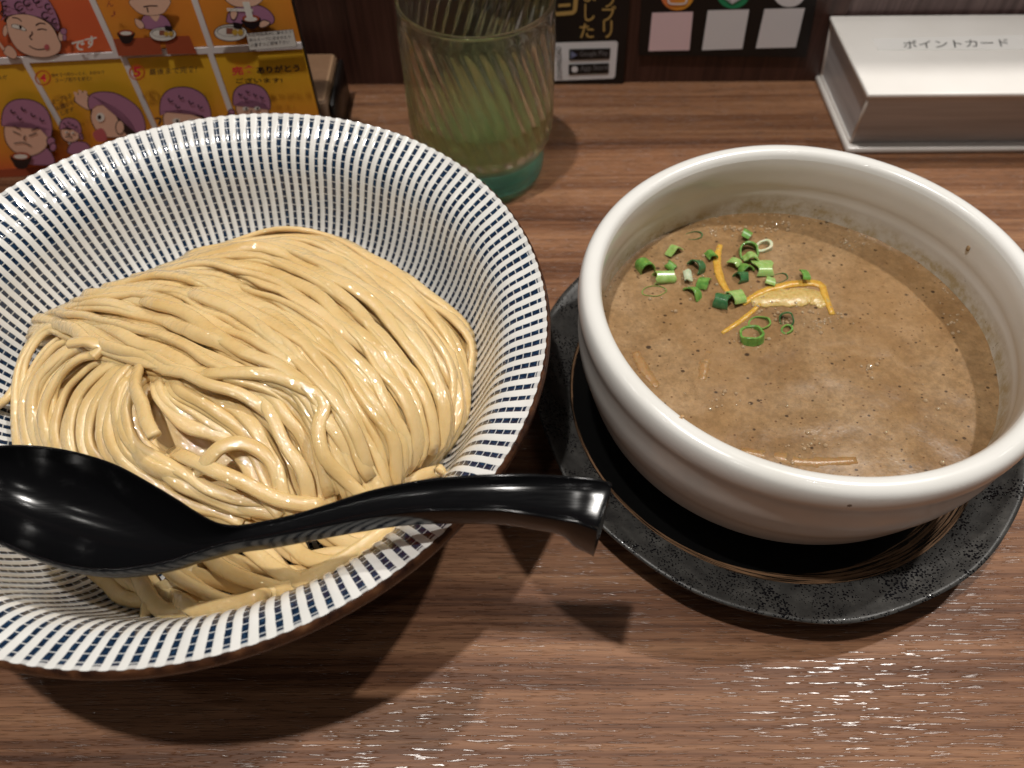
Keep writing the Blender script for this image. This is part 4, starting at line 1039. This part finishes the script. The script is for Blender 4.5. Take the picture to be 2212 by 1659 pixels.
words("で", (293, 200), (345, 192), (290, 158), m_wht, 0.03); words("す", (345, 186), (392, 178), (342, 140), m_wht, 0.03)
# upper middle panel: person, plate and cup
shape([(455, 147), (640, 139), (652, 208), (478, 216)], m_counter, False)
shape([(658, 137), (760, 134), (790, 206), (674, 208)], m_counter, False)
for dx, dy in ((0, 0),):
    outlined([(572, 100), (576, 60), (600, 48), (650, 52), (676, 74), (684, 104), (640, 108)], m_pur)
    shape([(602, 50), (640, 50), (632, 74), (622, 74)], m_skin)
    outlined([(528, -10), (676, -14), (668, 30), (640, 48), (585, 50), (545, 30)], m_skin); lines([[(578, 18), (600, 14), (634, 14)], [(592, 20), (596, 40)]])
    outlined([(545, 66), (570, 76), (580, 96), (566, 104), (550, 90)], m_skin)
def plate(cx, cy, s):
    outlined(ell(cx, cy + 8 * s, 52 * s, 26 * s), m_wht); shape(ell(cx, cy + 3 * s, 45 * s, 17 * s), m_hair); shape(ell(cx, cy + 4 * s, 43 * s, 15 * s), m_wht)
    shape([(cx - 14 * s, cy - 8 * s), (cx + 8 * s, cy - 8 * s), (cx + 8 * s, cy + 12 * s), (cx - 14 * s, cy + 12 * s)], mat("meat_print", (0.30, 0.11, 0.07), 0.3), False)
    shape(ell(cx + 14 * s, cy + 6 * s, 9 * s, 10 * s), m_yolk); shape(ell(cx + 32 * s, cy + 6 * s, 9 * s, 10 * s), m_yolk)
    shape([(cx + 8 * s, cy - 28 * s), (cx + 40 * s, cy - 22 * s), (cx + 34 * s, cy - 4 * s), (cx + 10 * s, cy - 8 * s)], m_hair, False)
def cup(cx, cy, s):
    shape([(cx - 34 * s, cy - 12 * s), (cx + 34 * s, cy - 12 * s), (cx + 30 * s, cy + 14 * s), (cx + 16 * s, cy + 34 * s), (cx - 12 * s, cy + 34 * s), (cx - 26 * s, cy + 16 * s)], m_hair)
    shape(ell(cx, cy - 10 * s, 32 * s, 13 * s), m_counter); shape(ell(cx, cy - 8 * s, 24 * s, 8 * s), m_wht)
cup(508, 130, 0.95); plate(655, 118, 1.0)
words("ん", (432, 16), (460, 16), (430, -10), m_counter, 0.02); words("♪", (448, 56), (470, 56), (448, 28), m_counter)
MENU.hit = _hit
# upper right panel
def sc2(p): return (600 + p[0] * 0.1709, p[1] * 0.1709)  # crop grid -> photo grid
def c2(pts): return [((600 + x * 0.31646) / 1.8517, y * 0.31646 / 1.8517) for x, y in pts]
outlined(c2([(985, 200), (1010, 120), (1100, 60), (1300, 30), (1430, 50), (1530, 120), (1575, 200), (1550, 260), (1430, 290), (1200, 260), (1000, 250)]), m_pur)
outlined(c2([(990, -60), (1400, -60), (1390, 0), (1300, 40), (1120, 45), (1020, 5)]), m_skin)
outlined(c2([(1030, 110), (1080, 80), (1110, 130), (1080, 200), (1040, 190)]), m_skin); outlined(c2([(1400, 250), (1450, 220), (1520, 250), (1460, 295), (1400, 300)]), m_skin)
lines([c2([(980, 70), (1150, 75), (1310, 82)]), c2([(985, 92), (1150, 95), (1310, 98)])], m_wht)
shape(c2([(1170, 210), (1395, 180), (1390, 260), (1340, 320), (1270, 325), (1210, 280)]), m_hair); shape(c2(ell(1285, 190, 110, 45)), m_counter); shape(c2(ell(1285, 200, 80, 28)), m_wht)
shape(c2([(1175, -20), (1265, -20), (1315, 190), (1240, 200)]), m_wht, False)
plate(c2([(1030, 350)])[0][0], c2([(1030, 340)])[0][1], 0.66)
shape(c2([(1225, 375), (1815, 322), (1868, 545), (1265, 592)]), m_line, False); shape(c2([(1230, 380), (1812, 327), (1862, 540), (1270, 586)]), m_wht, False)
for i, s in enumerate(("別皿特製具材に乗せたり", "熱々スープに沈ませたり", "少量ずつご賞味下さい")):
    p = c2([(1250 + i * 14, 420 + i * 64), (1800 - i * 14, 375 + i * 62), (1247 + i * 14, 378 + i * 62)]); words(s, p[0], p[1], p[2], m_line)
# lower panels
def c1(pts): return [(x * 0.31646 / 1.8517, y * 0.31646 / 1.8517) for x, y in pts]
def ring(cx, cy, a, b, m): lines([c1([(cx + a * cos(t_), cy + b * sin(t_)) for t_ in [0.35 * k for k in range(19)]])], m, 0.0008)
ring(568, 935, 92, 88, m_orgi); ring(1752, 866, 92, 90, m_orgi)
p = c1([(530, 985), (610, 980), (525, 885)]); words("4", *p, m_redi, 0.03)
p = c1([(1705, 925), (1800, 920), (1700, 795)]); words("5", *p, m_redi, 0.03)
p = c1([(680, 925), (1340, 885), (675, 875)]); words("麺を食べ終わったら、お好みで", *p, m_line, 0.008)
p = c1([(725, 995), (1180, 968), (720, 935)]); words("スープ割りを頼む!", *p, m_line, 0.008)
p = c1([(1905, 900), (2500, 862), (1900, 818)]); words("最後まで完食!", *p, m_line, 0.012)
p = c1([(-60, 955), (118, 950), (-60, 895)]); words("飲んだ", *p, m_line, 0.012)
p = c1([(685, 1275), (940, 1180), (670, 1210)]); words("スープもお", *p, m_line, 0.008)
p = c1([(740, 1350), (980, 1260), (725, 1290)]); words("お願いい", *p, m_line, 0.008)
p = c1([(800, 1410), (960, 1350), (790, 1350)]); words("します", *p, m_line, 0.008)
p = c2([(1055, 905), (1345, 880), (1040, 790)]); words("完食", *p, m_redi, 0.04)
p = c2([(1365, 880), (1905, 850), (1350, 785)]); words("ありがとう", *p, m_hair, 0.04)
p = c2([(1105, 1000), (1690, 990), (1090, 935)]); words("ございます!", *p, m_hair, 0.03)
def head(cx, cy, s, rot=0.0, eyes=True, tie=1, mouth=0):
    def T(pts): return [(cx + (x * cos(rot) - y * sin(rot)) * s, cy + (x * sin(rot) + y * cos(rot)) * s) for x, y in pts]
    outlined(T([(-44, 8), (-30, -2), (34, 0), (50, 20), (46, 44), (20, 62), (-12, 60), (-36, 40)]), m_skin)
    outlined(T([(-50, 6), (-50, -30), (-30, -52), (8, -56), (40, -40), (56, -6), (54, 22), (40, 2), (0, -8), (-34, -4)]), m_pur)
    outlined(T(ell(58 * tie, 26, 8, 8)), m_pur); outlined(T(ell(64 * tie, 38, 6, 8)), m_pur)
    if eyes:
        shape(T(ell(-16, 16, 9, 6)), m_wht); shape(T(ell(18, 16, 9, 6)), m_wht); shape(T(ell(-14, 16, 3, 4)), m_hair); shape(T(ell(20, 16, 3, 4)), m_hair)
    else: lines([T([(-26, 14), (-8, 20)]), T([(26, 12), (10, 20)]), T([(-26, 2), (-10, 8)]), T([(28, 0), (14, 8)])])
    lines([T([(-20, 40), (0, 36), (18, 42)]), T([(2, 20), (0, 28), (4, 30)])])
    for x, y in ((-30, -30), (-8, -38), (14, -28), (34, -20), (-14, -18)): lines([T([(x + 5 * cos(a), y + 5 * sin(a)) for a in (0.4, 1.2, 2.0, 2.8, 3.6)])])
def body_(cx, cy, s): outlined([(cx - 46 * s, cy + 26 * s), (cx - 34 * s, cy - 14 * s), (cx, cy - 22 * s), (cx + 34 * s, cy - 12 * s), (cx + 52 * s, cy + 24 * s), (cx + 30 * s, cy + 34 * s)], m_pur)
body_(84, 322, 0.72); head(60, 262, 1.0, 0.12, eyes=False); cup(50, 332, 0.62)
body_(176, 306, 0.50); head(156, 268, 0.42, 0.1)
outlined([(168, 205), (176, 190), (188, 188), (198, 198), (204, 212), (196, 224)], m_skin); lines([[(172, 200), (168, 186)], [(180, 196), (178, 182)], [(188, 196), (190, 184)]], m_skin, 0.0016)
outlined([(206, 222), (204, 200), (216, 194), (250, 196), (290, 218), (300, 262), (284, 280), (230, 282), (210, 262), (202, 240)], m_skin)
shape([(248, 215), (285, 210), (310, 250), (300, 285), (276, 276), (262, 250)], m_hair)
outlined([(200, 224), (198, 196), (222, 186), (262, 192), (304, 222), (318, 262), (306, 282), (286, 248), (250, 216), (216, 214)], m_pur); outlined(ell(264, 262, 8, 14), m_skin)
shape(ell(222, 240, 9, 10), m_wht); shape(ell(220, 240, 4, 5), m_hair); shape([(206, 274), (226, 264), (236, 288), (216, 292)], m_tng)
head(402, 232, 1.0, 0.05); head(545, 208, 0.72, -0.02, tie=-1)
lines([[(340, 240), (352, 240), (348, 254)]], m_line, 0.0010)
# woven wooden stand behind the menu
m_rat = mat("woven_light_wood", (0.34, 0.20, 0.11), 0.5); t = NT(m_rat); c = t.coord()
wv = t.n("ShaderNodeTexWave", wave_type='BANDS', bands_direction='Z'); t.l(c, wv.inputs["Vector"]); wv.inputs["Scale"].default_value = 240; wv.inputs["Distortion"].default_value = 0.6
t.color(t.mix(wv.outputs["Fac"], (0.20, 0.11, 0.06), (0.42, 0.26, 0.15))); t.normal(t.bump(wv.outputs["Fac"], 0.0005, 0.8))
stand = link("menu_holder", box_bm(-0.21, -0.0985, 0.372, 0.420, 0.0, 0.030, 0.003, 3), m_rat)
tag(stand, "light woven wood holder behind the comic menu board", "holder")
lowdark = link("holder_shadow_gap", box_bm(-0.0984, -0.0955, 0.374, 0.420, 0.0, 0.026, 0.0008, 1), m_edge); addto(stand, lowdark); lowdark.name = "holder_shade_strip"  # dark strip added for the shade at the holder's end
